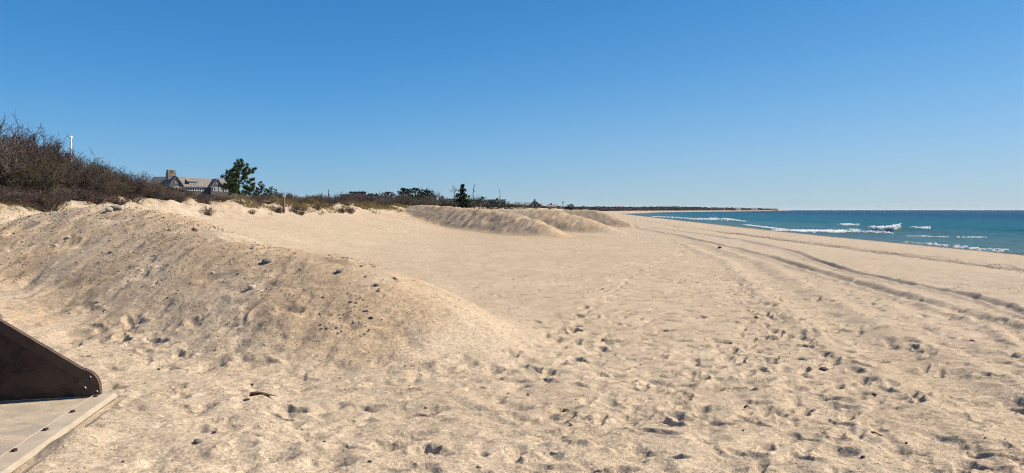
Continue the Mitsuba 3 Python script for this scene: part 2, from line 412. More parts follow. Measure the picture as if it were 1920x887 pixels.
def damp(p):
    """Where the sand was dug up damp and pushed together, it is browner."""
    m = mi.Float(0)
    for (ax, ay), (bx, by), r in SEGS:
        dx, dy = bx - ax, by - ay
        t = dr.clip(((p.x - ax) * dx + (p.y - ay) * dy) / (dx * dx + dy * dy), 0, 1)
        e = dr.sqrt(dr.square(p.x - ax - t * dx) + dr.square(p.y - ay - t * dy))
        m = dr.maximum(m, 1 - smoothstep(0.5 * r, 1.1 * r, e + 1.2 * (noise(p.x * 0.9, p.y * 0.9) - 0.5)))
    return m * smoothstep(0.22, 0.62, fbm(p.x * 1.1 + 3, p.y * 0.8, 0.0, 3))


def sand_color(p, n, uv):
    g = noise(p.x * 130, p.y * 130, p.z * 60)
    g2 = noise(p.x * 55 + 9, p.y * 55, p.z * 30)
    big = fbm(p.x * 0.45, p.y * 0.45, 1.0, 3)
    c = mix((0.338, 0.281, 0.206), (0.388, 0.328, 0.248), big)
    c = mix(c, (0.372, 0.325, 0.262), smoothstep(3, 13, p.x - smoothstep(30, 200, p.y) * p.y * 0.08) * 0.6)   # greyer towards the sea
    c = c * (0.93 + 0.14 * fbm(p.x * 2.2, p.y * 1.1, 4.0, 3))
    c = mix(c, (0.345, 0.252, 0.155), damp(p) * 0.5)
    g3 = noise(p.x * 17, p.y * 17 + 3, p.z * 17)
    g4 = noise(p.x * 5 + 2, p.y * 4, 0.0)
    c = c * (0.20 + 0.66 * g + 0.56 * g2 + 0.24 * g3 + 0.14 * g4)
    # single dark and pale grains
    c = mix(c, (0.16, 0.13, 0.11), smoothstep(0.80, 0.88, noise(p.x * 75, p.y * 75 + 5, p.z * 40)) * 0.7)
    c = mix(c, (0.62, 0.56, 0.48), smoothstep(0.82, 0.9, noise(p.x * 90 + 31, p.y * 90, p.z * 50)) * 0.5)
    # the strip that the waves wet
    wet = 1 - smoothstep(-1.12, -0.62, p.z + 0.12 * (noise(p.x * 0.5, p.y * 0.2) - 0.5))
    c = mix(c, c * mi.Color3f(0.5, 0.46, 0.45), wet)
    # soil and dead leaves under the scrub, away from the beach
    soil = smoothstep(2.75, 3.05, p.z + 0.5 * (fbm(p.x * 0.5, p.y * 0.5, 2.0, 2) - 0.5)) * (1 - smoothstep(-16.2, -15.2, p.x - smoothstep(90, 400, p.y) * 80))
    return mix(c, (0.075, 0.06, 0.045), soil * 0.85)


def sand_bump(p, n, uv):
    return 0.006 * fbm(p.x * 22, p.y * 22, p.z * 22, 2) + 0.0035 * noise(p.x * 85, p.y * 85, p.z * 85)


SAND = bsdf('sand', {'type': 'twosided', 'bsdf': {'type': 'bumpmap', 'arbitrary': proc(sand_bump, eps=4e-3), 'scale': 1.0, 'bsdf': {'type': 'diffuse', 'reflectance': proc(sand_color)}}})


def two(d):
    return {'type': 'twosided', 'bsdf': d}


def matte(name, c, rough=0.8):
    return bsdf(name, two({'type': 'principled', 'base_color': rgb(*c), 'roughness': rough, 'specular': 0.3}))


def grained(name, a, b, s, rough=0.8, metallic=0.0):
    """Two tones of one material, mottled at 1/s metres."""
    return bsdf(name, two({'type': 'principled', 'base_color': proc(lambda p, n, uv: mix(a, b, fbm(p.x * s, p.y * s, p.z * s, 3))), 'roughness': rough, 'specular': 0.3, 'metallic': metallic}))


TWIG = [matte('twig_brown', (0.066, 0.05, 0.043)), matte('twig_grey', (0.115, 0.1, 0.092)), matte('twig_red', (0.078, 0.05, 0.045)), matte('twig_olive', (0.078, 0.072, 0.046))]
BARK = matte('bark', (0.09, 0.075, 0.062))
LEAF = {}
for nm, c in (('needle', (0.05, 0.075, 0.028)), ('needle_dark', (0.02, 0.034, 0.018)), ('grass_dry', (0.2, 0.16, 0.075)), ('leaf_dead', (0.15, 0.085, 0.05))):
    LEAF[nm] = bsdf(nm, {'type': 'principledthin', 'base_color': rgb(*c), 'roughness': 0.6, 'diff_trans': 0.5, 'spec_trans': 0.0, 'eta': 1.3})
STONE = [matte('stone_dark', (0.055, 0.053, 0.052), 0.7), matte('stone_grey', (0.16, 0.155, 0.145), 0.75), matte('stone_pale', (0.40, 0.37, 0.31), 0.75), matte('stone_brown', (0.2, 0.14, 0.1), 0.7)]
WHITE = matte('white_paint', (0.75, 0.75, 0.73), 0.5)
SHINGLE_ROOF = grained('shingle_roof', (0.12, 0.11, 0.103), (0.24, 0.218, 0.202), 1.2)
SHINGLE_WALL = grained('shingle_wall', (0.075, 0.07, 0.068), (0.13, 0.12, 0.115), 1.5)
DARKWALL = matte('dark_wall', (0.04, 0.04, 0.045))
GREYWALL = matte('grey_wall', (0.2, 0.21, 0.22))
PANE = bsdf('pane', two({'type': 'principled', 'base_color': rgb(0.02, 0.025, 0.03), 'roughness': 0.08, 'specular': 0.6}))
BRICKS = grained('chimney_brick', (0.15, 0.125, 0.105), (0.26, 0.225, 0.195), 3)
WOOD = grained('post_wood', (0.12, 0.095, 0.07), (0.22, 0.18, 0.14), 9)
DRIFT = grained('driftwood', (0.035, 0.02, 0.014), (0.1, 0.06, 0.04), 30)


def steel_color(p, n, uv):
    r = fbm(p.x * 7, p.y * 7, p.z * 7, 4)
    c = mix((0.022, 0.014, 0.011), (0.068, 0.041, 0.028), smoothstep(0.3, 0.7, r))
    return mix(c, (0.1, 0.075, 0.055), smoothstep(0.62, 0.75, noise(p.x * 60, p.y * 20, p.z * 60)) * 0.35)


def dusty_color(p, n, uv):
    r = fbm(p.x * 5, p.y * 9, 0, 4)
    c = mix((0.27, 0.24, 0.19), (0.36, 0.31, 0.235), smoothstep(0.25, 0.7, r))
    s = noise(p.x * 14 + p.y * 25, p.y * 90 - p.x * 30)
    return mix(c, (0.2, 0.19, 0.175), smoothstep(0.68, 0.85, s) * 0.7) * (0.85 + 0.3 * noise(p.x * 120, p.y * 120))


BAR = grained('worn_bar_steel', (0.05, 0.034, 0.026), (0.13, 0.088, 0.064), 14, 0.5)
BEAD = matte('bare_weld', (0.44, 0.39, 0.31), 0.6)
EDGE = grained('worn_edge_steel', (0.26, 0.23, 0.18), (0.38, 0.33, 0.255), 11, 0.5)
STEEL = bsdf('rusty_steel', two({'type': 'principled', 'base_color': proc(steel_color), 'roughness': 0.55, 'specular': 0.5}))
DUSTY = bsdf('dusty_steel', two({'type': 'principled', 'base_color': proc(dusty_color), 'roughness': 0.5, 'specular': 0.5}))


def water_color(p, n, uv):
    d = p.x - (32 + p.y * 0.045 + smoothstep(80, 600, p.y) * p.y * 0.055)   # metres off the near shore: shoal sand shows through
    far = smoothstep(10, 190, d)
    c = mix((0.072, 0.122, 0.086), (0.012, 0.092, 0.082), smoothstep(0, 40, d))
    c = mix(c, (0.003, 0.024, 0.042), far)
    return c * (0.85 + 0.3 * fbm(p.x * 0.09, p.y * 0.03, 0, 2))


def water_bump(p, n, uv):
    w = fbm(p.x * 0.55 + 0.2 * p.y, p.y * 0.25, 0, 4) * 0.8
    return w + 0.12 * noise(p.x * 2.6, p.y * 2.1)


WATER = bsdf('water', two({'type': 'bumpmap', 'arbitrary': proc(water_bump, eps=0.05), 'scale': 0.7, 'bsdf': {'type': 'roughplastic', 'diffuse_reflectance': proc(water_color), 'alpha': 0.14, 'int_ior': 1.33, 'nonlinear': False}}))
FOAM = bsdf('foam', {'type': 'principledthin', 'base_color': rgb(0.93, 0.95, 0.95), 'roughness': 0.7, 'diff_trans': 1.0, 'spec_trans': 0.0, 'eta': 1.2})


# ------------------------------------------------------------------ the beach: one sheet, finer where the photograph stands close
def fan(rows, cols):
    y = rows[:, None]
    w = np.maximum(np.abs(y), 4.2) * 0.6872 + 0.35
    x = np.clip(cols[None, :] * w, -45000, 45000)
    return x, np.broadcast_to(y, x.shape)


def grid_faces(nr, nc):
    i = np.arange(nr * nc).reshape(nr, nc)
    a, b, c, d = i[:-1, :-1].ravel(), i[:-1, 1:].ravel(), i[1:, 1:].ravel(), i[1:, :-1].ravel()
    return np.vstack([np.stack([a, b, c], 1), np.stack([a, c, d], 1)])


rows = [-300, -120, -60, -30, -15, -8, -4, -1, 0.5, 1.5, 2.3, 3.0, 3.5, 3.9]
y = 4.2
while y < 9000:
    rows.append(y)
    y += max(0.009, min(0.00021 * y * y, 0.28 if y < 97 else 1e9, 0.02 * y + 0.0))
    if len(rows) > 3000:
        break
rows += [9200, 12000]
rows = np.array(rows)
cols = np.concatenate([-np.geomspace(60, 1.16, 26)[:-1], np.linspace(-1.15, 1.15, 820), np.geomspace(1.16, 60, 26)[1:]])
X, Y = fan(rows, cols)
Z = height(X.ravel(), Y.ravel())
print('ground', X.shape)
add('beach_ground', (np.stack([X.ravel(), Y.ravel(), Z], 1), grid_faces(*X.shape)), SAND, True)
tag('beach_ground', 'pale dry sand of the trodden beach and its bulldozed mounds', None, None, 'structure')

# ------------------------------------------------------------------ the sea
rows_w = [-3000, -800, -300, -100, -20, 0, 10, 18]
y = 24.0
while y < 40000:
    rows_w.append(y)
    y += max(0.2, 0.0011 * y * y if y < 120 else 0.0) if y < 60 else (max(0.25, 0.00075 * y * y) if y < 400 else 0.12 * y)
rows_w = np.array(rows_w)


def sea_height(x, y):
    dw = -shore_dist(x, y, WATERLINE)[0]
    amp = sm(0.5, 14, dw) * sm(500, 120, y)
    z = amp * ((FB(x * 1.0, y * 0.25, 0.22, 3, 31) - 0.5) * 0.65 + (FB(x, y * 0.6, 0.9, 2, 32) - 0.5) * 0.16)
    # the swell that stands up before it breaks, some twenty metres out
    for dist, hgt, wd, y0, y1 in SWELLS:
        ridge = np.exp(-((dw - dist - 0.8 * (N2(y, y * 0, 0.08, 33) - 0.5)) / wd) ** 2) * sm(y0 - 4, y0 + 2, y) * sm(y1 + 10, y1 - 2, y)
        z = z + hgt * ridge
    return SEA + z


SWELLS = [(19.5, 0.55, 1.5, 101, 116), (9.0, 0.25, 1.2, 90, 125), (34, 0.3, 3.0, 70, 200), (17, 0.5, 1.5, 290, 340), (48, 0.25, 4, 40, 260), (12, 0.35, 1.2, 195, 235), (27, 0.2, 2.2, 40, 90)]
xs = np.concatenate([np.linspace(0, 130, 420), np.geomspace(132, 40000, 60)])
yy = rows_w[:, None]
wl = np.interp(rows_w, [q[1] for q in WATERLINE[:11]], [q[0] for q in WATERLINE[:11]])[:, None] - 6
far_s = np.maximum(1, rows_w / 110.0)[:, None]
XW = np.where(yy < 3050, wl, 1125 - 6 - 0.0 * yy) + xs[None, :] * np.where(xs[None, :] < 131, np.minimum(far_s, 6), 1) + np.where(xs[None, :] > 131, 130 * (np.minimum(far_s, 6) - 1), 0)
YW = np.broadcast_to(yy, XW.shape)
ZW = sea_height(XW.ravel(), YW.ravel())
print('sea', XW.shape)
add('sea_water', (np.stack([XW.ravel(), YW.ravel(), ZW], 1), grid_faces(*XW.shape)), WATER, True)
tag('sea_water', 'blue green sea with low swell running to the horizon', None, None, 'structure')


def foam_patch(name, label, cx0, cy0, cx1, cy1, width, density, seed, lift=0.05, group=None):
    """A torn sheet of foam lying on the water between two points: many small uneven flakes and froth lumps."""
    r = np.random.default_rng(seed)
    L = math.hypot(cx1 - cx0, cy1 - cy0)
    n = int(L * width * density)
    t, s = r.uniform(0, 1, n), r.normal(0, 0.33, n)
    x, y = cx0 + (cx1 - cx0) * t + width * s * (cy1 - cy0) / L * -1, cy0 + (cy1 - cy0) * t + width * s * (cx1 - cx0) / L
    keep = FB(x, y, 0.6, 2, seed) + 0.25 * (1 - np.abs(s) * 2) * np.minimum(1, 4 * np.minimum(t, 1 - t) + 0.2) > 0.52
    x, y = x[keep], y[keep]
    z = sea_height(x, y) + lift * r.uniform(0.1, 1, len(x))
    ico = trimesh.creation.icosphere(subdivisions=0)
    v0, f0 = np.array(ico.vertices), np.array(ico.faces)
    sc = r.uniform(0.05, 0.17, (len(x), 1)) * np.array([[1.0, 1.6, 0.45]])
    v = v0[None] * sc[:, None] * r.uniform(0.7, 1.3, (len(x), len(v0), 1)) + np.stack([x, y, z], 1)[:, None]
    f = f0[None] + (np.arange(len(x)) * len(v0))[:, None, None]
    key = numbered(name)
    add(key, (v.reshape(-1, 3), f.reshape(-1, 3)), FOAM, True)
    tag(key, label, 'sea foam', group, 'stuff')


def pw(px, py):
    d = (EYE - SEA) * F / (py - HY)
    return (px - CX) / F * d, d


foam_patch('sea_foam', 'thick white foam washing up the sand where the beach meets the sea', *pw(1478, 432.5), *pw(1600, 437), 6.5, 40, 51, 0.16)
foam_patch('sea_foam', 'white crest spilling off the curling green wave', *pw(1643, 431.5), *pw(1686, 433), 2.6, 170, 52, 0.62)
foam_patch('sea_foam', 'thin white crest at the far shoulder of the curling green wave', *pw(1712, 432), *pw(1745, 432.0), 1.5, 110, 53, 0.5)
foam_patch('sea_foam', 'long white line of surf breaking by the far bend of the beach', *pw(1222, 407), *pw(1288, 410), 2.5, 3.4, 54, 0.4)
foam_patch('sea_foam', 'white surf line between the bend of the beach and the near foam', *pw(1296, 411.3), *pw(1386, 415.3), 5, 5, 55, 0.4)
foam_patch('sea_foam', 'small whitecap alone on the water before the curling wave', *pw(1584, 422.0), *pw(1596, 423.6), 3, 16, 56, 0.3)
foam_patch('sea_foam', 'broken foam streaks in the shallow water along the wet sand', *pw(1700, 454), *pw(1915, 474), 2.6, 2.6, 57, 0.03)
foam_patch('sea_foam', 'thin foam line trailing seaward from the thick wash', *pw(1590, 436.0), *pw(1668, 440.5), 1.6, 9, 60, 0.05)
foam_patch('sea_foam', 'faint foam patches drifting on the dark shallow water', *pw(1690, 444), *pw(1850, 446), 3.0, 5, 58, 0.05)
foam_patch('sea_foam', 'pale thread of foam edging the long straight waterline', *pw(1395, 421.5), *pw(1480, 432), 1.6, 8, 59, 0.06)

# the sea air over it all
scene['haze'] = {'type': 'cube', 'to_world': T().translate([0, 0, 3.5]).scale([60000, 60000, 15.0]), 'bsdf': {'type': 'null'}, 'interior': {'type': 'ref', 'id': 'sea_air'}}
tag('haze', 'thin sea air that pales the distant shore', None, None, 'stuff')

# ------------------------------------------------------------------ plants
def bare_shrub_mesh(rng, R, H, stems, b1, b2, thick):
    """Stems with branches and twigs as two meshes: (stems, twigs)."""
    a = rng.uniform(0, 2 * np.pi, stems)
    lean = rng.uniform(0.1, 1.0, stems) ** 0.7
    base = np.stack([np.cos(a) * R * 0.25 * lean, np.sin(a) * R * 0.25 * lean, -0.15 + 0 * a], 1)
    top = np.stack([np.cos(a) * R * lean, np.sin(a) * R * lean, H * (1.05 - 0.55 * lean ** 2) * rng.uniform(0.65, 1.0, stems)], 1)
    mid = (base + top) / 2 + rng.normal(size=(stems, 3)) * 0.1 * R + [0, 0, 0.08 * H]
    st = [tubes(base, mid, thick * 1.6, thick * 1.2), tubes(mid, top, thick * 1.2, thick * 0.5)]
    tw = []
    k = rng.integers(0, stems, stems * b1)
    t = rng.uniform(0.15, 1.0, len(k))[:, None]
    p = np.where(t < 0.5, base[k] + (mid[k] - base[k]) * t * 2, mid[k] + (top[k] - mid[k]) * (t * 2 - 1))
    out = top[k] - base[k]
    out /= np.linalg.norm(out, axis=1, keepdims=True)
    d = out * 0.6 + rng.normal(size=p.shape) * 0.55 + [0, 0, 0.25]
    d /= np.linalg.norm(d, axis=1, keepdims=True)
    l1 = rng.uniform(0.2, 0.45, len(k))[:, None] * H * 0.6
    e = p + d * l1
    tw.append(tubes(p, e, thick * 0.7, thick * 0.4))
    k2 = rng.integers(0, len(p), len(p) * b2)
    q = p[k2] + (e - p)[k2] * rng.uniform(0.2, 1, (len(k2), 1))
    d2 = d[k2] * 0.7 + rng.normal(size=q.shape) * 0.6
    d2 /= np.linalg.norm(d2, axis=1, keepdims=True)
    tw.append(tubes(q, q + d2 * rng.uniform(0.08, 0.22, (len(q), 1)) * H * 0.6, thick * 0.4, thick * 0.2))
    return cat(st), cat(tw)


prng = np.random.default_rng(11)
SHRUBS = {'tall': [], 'low': [], 'far': []}
for kind, n, args in (('tall', 4, (1.45, 2.1, 46, 8, 8, 0.013)), ('low', 4, (1.05, 1.0, 40, 7, 7, 0.012)), ('far', 3, (2.0, 2.4, 34, 7, 7, 0.026))):
    for i in range(n):
        s, t = bare_shrub_mesh(prng, *args)
        SHRUBS[kind].append((mikit.ply(s, TWIG[0]), [mikit.ply(t, m) for m in TWIG]))


def place(x, y, s, rot, z=None, sz=None, sink=0.0):
    z = float(height([x], [y])[0]) if z is None else z
    return T().translate([float(x), float(y), float(z) - sink]).rotate([0, 0, 1], float(rot)).scale([float(s), float(s), float(sz or s)])


def shrub(kind, x, y, s, label, group, tone=None, z=None, sz=None):
    st, tw = SHRUBS[kind][prng.integers(len(SHRUBS[kind]))]
    tone = int(prng.choice([0, 0, 1, 2, 3])) if tone is None else tone
    key = numbered('bare_shrub')
    to = place(x, y, s, prng.uniform(0, 360), z, sz)
    scene[key + '__stems'] = {**st, 'to_world': to}
    scene[key + '__twigs'] = {**tw[tone], 'to_world': to}
    tag(key, label, 'shrub', group)


def batch(pts):
    pts = np.array(pts, float)
    return np.c_[pts, coarse(pts[:, 0], pts[:, 1])]


# the thicket on the high dune
pts = []
for i in range(84):
    y = prng.uniform(20.5, 40)
    dt = prng.uniform(0.9, 3.2) if i % 2 else prng.uniform(3, 9)
    pts.append((-14.5 - dt, y, dt))
for (x, y, dt), (_, _, _, z) in zip(pts, batch(pts)):
    h = np.interp(y, [21, 25, 29, 32, 36, 40], [1.1, 1.0, 0.86, 0.56, 0.28, 0.2]) * prng.uniform(0.8, 1.12) * np.interp(dt, [0.8, 3], [0.6, 1.0])
    h *= 1 - 0.28 * math.exp(-((CX + F * x / y - 136) / 17) ** 2)     # the thicket dips where the flagpole stands
    if dt < 3.2:
        shrub('tall', x, y, max(0.6, h), 'dark leafless shrub along the front edge of the tall thicket, over the bare sand', 'shrubs on the front edge of the tall thicket', z=z, sz=h)
    else:
        shrub('tall', x, y, max(0.65, h), 'dark leafless shrub on the crest of the tall thicket, against the sky', 'shrubs on the crest of the tall thicket', z=z, sz=h)
# low scrub along the dune
pts = []
for _ in range(125):
    y = 35 + 83 * prng.uniform() ** 1.25
    dt = 0.6 + 12 * prng.uniform() ** 1.2
    pts.append((-14.5 - dt + np.interp(y, [75, 105, 118], [0, 1.5, 3]), y, dt))
for (x, y, dt), (_, _, _, z) in zip(pts, batch(pts)):
    h = np.interp(y, [33, 45, 60, 115], [0.36, 0.45, 0.8, 1.15]) * prng.uniform(0.7, 1.2) * np.interp(dt, [0.5, 3], [0.5, 1.0])
    shrub('low', x, y, max(0.75, h * 1.1), *(('low brown heath shrub in the scrub before the big shingled house', 'low shrubs before the shingled house') if y < 50 else ('low brown heath shrub on the dune edge around the small sign post', 'low shrubs around the sign post') if y < 72 else ('low brown heath shrub on the dune between the sign post and the second mound', 'low shrubs beyond the sign post')), z=z, sz=h)
# scrub farther along the shore
pts = []
for i in range(96):
    y = 108 + (80 if i < 64 else 230) * prng.uniform() ** 1.2
    dt = prng.uniform(0.5, 22)
    tx = np.interp(y, [105, 170, 300, 524], [-13, -6, 20, 55])
    pts.append((tx - dt, y, dt))
for (x, y, dt), (_, _, _, z) in zip(pts, batch(pts)):
    h = prng.uniform(0.75, 1.25) * np.interp(y, [110, 160, 300], [0.75, 0.68, 0.35])
    shrub('far', x, y, max(h, 0.8), *(('grey brown scrub bush between the dune edge and the dark evergreen clump', 'scrub bushes before the evergreen clump') if x < -0.075 * y else ('grey brown scrub bush behind the far sand mounds near the spruce', 'scrub bushes behind the far mounds')), tone=int(prng.choice([0, 1, 1, 3])), z=z, sz=h * 0.9)
# withered stems scattered over the foot of the dune
for _ in range(30):
    y = prng.uniform(16.5, 62)
    x = -14.5 + prng.uniform(-0.9, 1.6)
    shrub('low', x, y, prng.uniform(0.22, 0.5), 'withered little bush rooted in the pale dune foot', 'withered bushes at the dune foot', tone=int(prng.choice([0, 2, 2])))

for i in range(34):
    y = prng.uniform(19.5, 27.5)
    x = -14.5 + prng.uniform(-1.3, 0.25)
    shrub('low', x, y, prng.uniform(0.35, 0.8), 'matted dead brush sprawling on the pale slope below the tall thicket', 'dead brush below the tall thicket', tone=int(prng.choice([0, 2, 2, 1])), sz=prng.uniform(0.25, 0.45))

# beach grass
n = 5200
gy = 17 + 95 * prng.uniform(size=n) ** 1.3
gd = prng.normal(0.9, 1.0, n)
gx = -14.5 - gd + np.interp(gy, [75, 105, 118], [0, 1.5, 3])
keep = FB(gx, gy, 0.28, 2, 61) > 0.54
gx, gy = gx[keep], gy[keep]
gz = height(gx, gy)
nb = 9
c = np.repeat(np.stack([gx, gy, gz], 1), nb, 0)
c[:, :2] += prng.normal(0, 0.09, (len(c), 2))
d = np.stack([prng.normal(0, 0.55, len(c)), prng.normal(0, 0.55, len(c)), np.ones(len(c))], 1)
add('beach_grass', blades(c, d, prng.uniform(0.2, 0.5, len(c)) * np.clip(c[:, 1] / 40, 0.6, 0.95), 0.012 * np.clip(c[:, 1] / 25, 1, 2.5), prng), LEAF['grass_dry'])
tag('beach_grass', 'dry yellow beach grass growing along the foot of the dune', 'grass', None, 'stuff')


def pine(key, x, y, z, H, R, seed, label, cat='tree', group=None, shape='pine', mat='needle', dens=1.0, base=0.12):
    """Trunk, limbs and needle tufts; open and uneven for a pine, tiered for a spruce, to the ground for a juniper."""
    r = np.random.default_rng(seed)
    key = numbered(key)
    lean = r.normal(0, 0.03, 2) * H
    m = 7
    tp = np.stack([lean[0] * np.linspace(0, 1, m) ** 2, lean[1] * np.linspace(0, 1, m) ** 2, np.linspace(-0.4, H * 0.96, m)], 1)
    rad = np.linspace(0.028 * H, 0.006 * H, m)
    part(key, 'trunk', (lambda a: (a[0] + [x, y, z], a[1]))(tubes(tp[:-1], tp[1:], rad[:-1], rad[1:], 6)), BARK)
    nl = int({'pine': 34, 'spruce': 70, 'bush': 46}[shape] * dens)
    L0, L1, C, D = [], [], [], []
    for i in range(nl):
        t = base + (1 - base) * (i + r.uniform()) / nl
        a = i * 2.4 + r.normal() * 0.5
        if shape == 'pine':
            w = R * np.interp(t, [0, 0.25, 0.45, 0.6, 0.8, 1.0], [0.85, 1.0, 0.95, 0.62, 0.4, 0.08]) * r.uniform(0.6, 1.08)
            up = 0.28 + 0.3 * r.uniform()
        elif shape == 'spruce':
            w = R * (1.02 - t) * (0.75 + 0.35 * math.sin(t * 26)) * r.uniform(0.75, 1.1) + 0.05
            up = 0.05
        else:
            w = R * math.sqrt(max(0.03, 1 - t ** 2.2)) * r.uniform(0.7, 1.05)
            up = 0.35
        p = np.array([np.interp(t, np.linspace(0, 1, m), tp[:, k]) for k in range(3)])
        e = p + np.array([math.cos(a) * w, math.sin(a) * w, up * w])
        L0.append(p)
        L1.append(e)
        nt = max(2, int(w / (0.075 * H) * 2.4)) if shape != 'bush' else 5
        for s in np.linspace(0.35, 1.0, nt):
            C.append(p + (e - p) * s + r.normal(size=3) * 0.035 * H * (1.0 if s < 1 else 0.3))
            D.append((e - p) / np.linalg.norm(e - p))
    part(key, 'limbs', (lambda a: (a[0] + [x, y, z], a[1]))(tubes(np.array(L0), np.array(L1), 0.009 * H, 0.004 * H, 3)), BARK)
    C, D = np.array(C), np.array(D)
    nb = 60
    c = np.repeat(C, nb, 0) + r.normal(0, 0.011 * H, (len(C) * nb, 3))
    d = np.repeat(D, nb, 0) * 0.55 + r.normal(size=c.shape) * 0.75 + [0, 0, 0.35]
    v, f = blades(c, d, r.uniform(0.03, 0.068, len(c)) * H, 0.0105 * H, r)
    part(key, 'crown', (v + [x, y, z], f), LEAF[mat])
    tag(key, label, cat, group)
    return key


def stand(px, d):
    x = (px - CX) / F * d
    return x, d, float(coarse(np.array([x]), np.array([d]))[0])


def on(px, top, d):
    """A tree on the ground at this bearing and distance, as tall as its top shows."""
    x, y, z = stand(px, d)
    return x, y, z, EYE + (HY - top) / F * d - z


x, y, z, H = on(447, 300, 118)
pine('pine_tree', x, y, z, H, 4.0, 3, 'tall open pine standing beside the big shingled house', dens=0.9, base=0.2)
x, y, z, H = on(490, 340, 112)
pine('pine_tree', x, y, z, H, 1.5, 4, 'small leaning pine just seaward of the tall pine', base=0.3, dens=0.6)
x, y, z, H = on(511, 350, 105)
pine('pine_tree', x, y, z, H, 1.6, 5, 'lowest pine of the three by the shingled house, nearest the sign post', base=0.25, dens=0.6)
x, y, z, H = on(866, 345, 145)
pine('spruce_tree', x, y, z, H, 2.2, 6, 'dark pointed spruce rising alone behind the far mounds', shape='spruce', mat='needle_dark', base=0.1)
for px, top, d, R, lab in [(757, 354, 170, 2.6, 'dark evergreen with a spiky top in the clump behind the dune'), (778, 354, 175, 3.4, 'broadest dark evergreen of the clump behind the dune'), (800, 357, 180, 2.6, 'round dark evergreen at the seaward end of the clump'),
                           (727, 361, 175, 2.8, 'dark evergreen standing apart between the flat roofed house and the clump'), (745, 372, 135, 1.6, 'low green evergreen in front of the dark clump')]:
    x, y, z, H = on(px, top, d)
    pine('evergreen_tree', x, y, z, H, R, px, lab, shape='bush', mat='needle_dark', base=0.08, dens=1.2)
for px, top, d, R in [(695, 363, 200, 1.9), (705, 364, 200, 1.9), (683, 360, 205, 1.0)]:
    x, y, z, H = on(px, top, d)
    pine('evergreen_tree', x, y, z, H, R, px, 'small dark evergreen beside the flat roofed house', group='small evergreens by the flat roofed house', shape='bush', mat='needle_dark', base=0.05)
for px, top, d, R in [(812, 368, 140, 1.7), (829, 369, 140, 1.7), (845, 374, 140, 1.9), (858, 372, 150, 2.0), (876, 371, 150, 1.9), (890, 375, 155, 2.2), (903, 370, 160, 2.0), (917, 376, 160, 2.3), (931, 379, 165, 2.4), (946, 378, 165, 2.2), (958, 383, 170, 1.8), (970, 380, 210, 2.4), (980, 384, 210, 2.0), (1003, 388, 215, 2), (1030, 390, 230, 2), (648, 367, 205, 2.4), (668, 370, 190, 2.4), (690, 369, 185, 2.6), (712, 369, 180, 2.4), (730, 370, 172, 2.4), (750, 370, 170, 2.6), (770, 368, 172, 2.8), (788, 368, 174, 2.8), (806, 370, 175, 2.8), (820, 373, 178, 2.8), (838, 374, 180, 2.8), (852, 373, 178, 2.6), (868, 375, 182, 2.8), (884, 376, 185, 3.0), (900, 377, 188, 3.0), (914, 379, 190, 3.0), (928, 381, 195, 3.0), (942, 382, 195, 3.0), (955, 384, 200, 3.0), (968, 385, 215, 3.0), (985, 387, 220, 3.0)]:
    x, y, z, H = on(px, top, d)
    pine('evergreen_bush', x, y, z, max(H, 0.8), R, px + 9, 'dark green bush in the belt behind the far mounds', 'bush', 'green bushes behind the far mounds', 'bush', 'needle_dark' if px % 2 else 'needle', base=0.02, dens=0.8)
for px, top in [(1066, 384), (1072, 383), (1061, 387)]:
    x, y, z, H = on(px, top, 290)
    pine('evergreen_bush', x, y, z, H, 1.5, px, 'dark bush just beyond the utility pole by the grey house', 'bush', 'bushes beyond the utility pole', 'bush', 'needle_dark', base=0.05, dens=0.7)


def dead_tree(px, top, d, seed, label, branches, R):
    r = np.random.default_rng(seed)
    x, y, z, H = on(px, top, d)
    key = numbered('dead_tree')
    m = 9
    tt = np.linspace(0, 1, m)
    tp = np.stack([np.cumsum(r.normal(0, 0.018 * H, m)), np.cumsum(r.normal(0, 0.018 * H, m)), tt * H], 1)
    tp -= tp[0]
    rad = np.interp(tt, [0, 1], [0.13, 0.03])
    part(key, 'trunk', (lambda a: (a[0] + [x, y, z], a[1]))(tubes(tp[:-1], tp[1:], rad[:-1], rad[1:], 6)), BARK)
    P0, P1, A, B = [], [], [], []
    for i in range(branches):
        t = r.uniform(0.4, 0.97)
        p = np.array([np.interp(t, tt, tp[:, k]) for k in range(3)])
        a = r.uniform(0, 2 * np.pi)
        w = R * r.uniform(0.5, 1.0) * (1.15 - t * 0.7)
        q = p + np.array([math.cos(a) * w * 0.55, math.sin(a) * w * 0.55, 0.2 * w])
        e = q + np.array([math.cos(a + r.normal() * .5) * w * 0.5, math.sin(a) * w * 0.5, r.uniform(0.1, 0.5) * w])
        P0 += [p, q, q, e]
        P1 += [q, e, q + r.normal(size=3) * 0.25 * w + [0, 0, 0.2 * w], e + r.normal(size=3) * 0.2 * w]
        A += [0.05, 0.035, 0.025, 0.022]
        B += [0.035, 0.022, 0.015, 0.015]
    part(key, 'branches', (lambda a: (a[0] + [x, y, z], a[1]))(tubes(np.array(P0), np.array(P1), A, B, 4)), BARK)
    tag(key, label, 'tree')


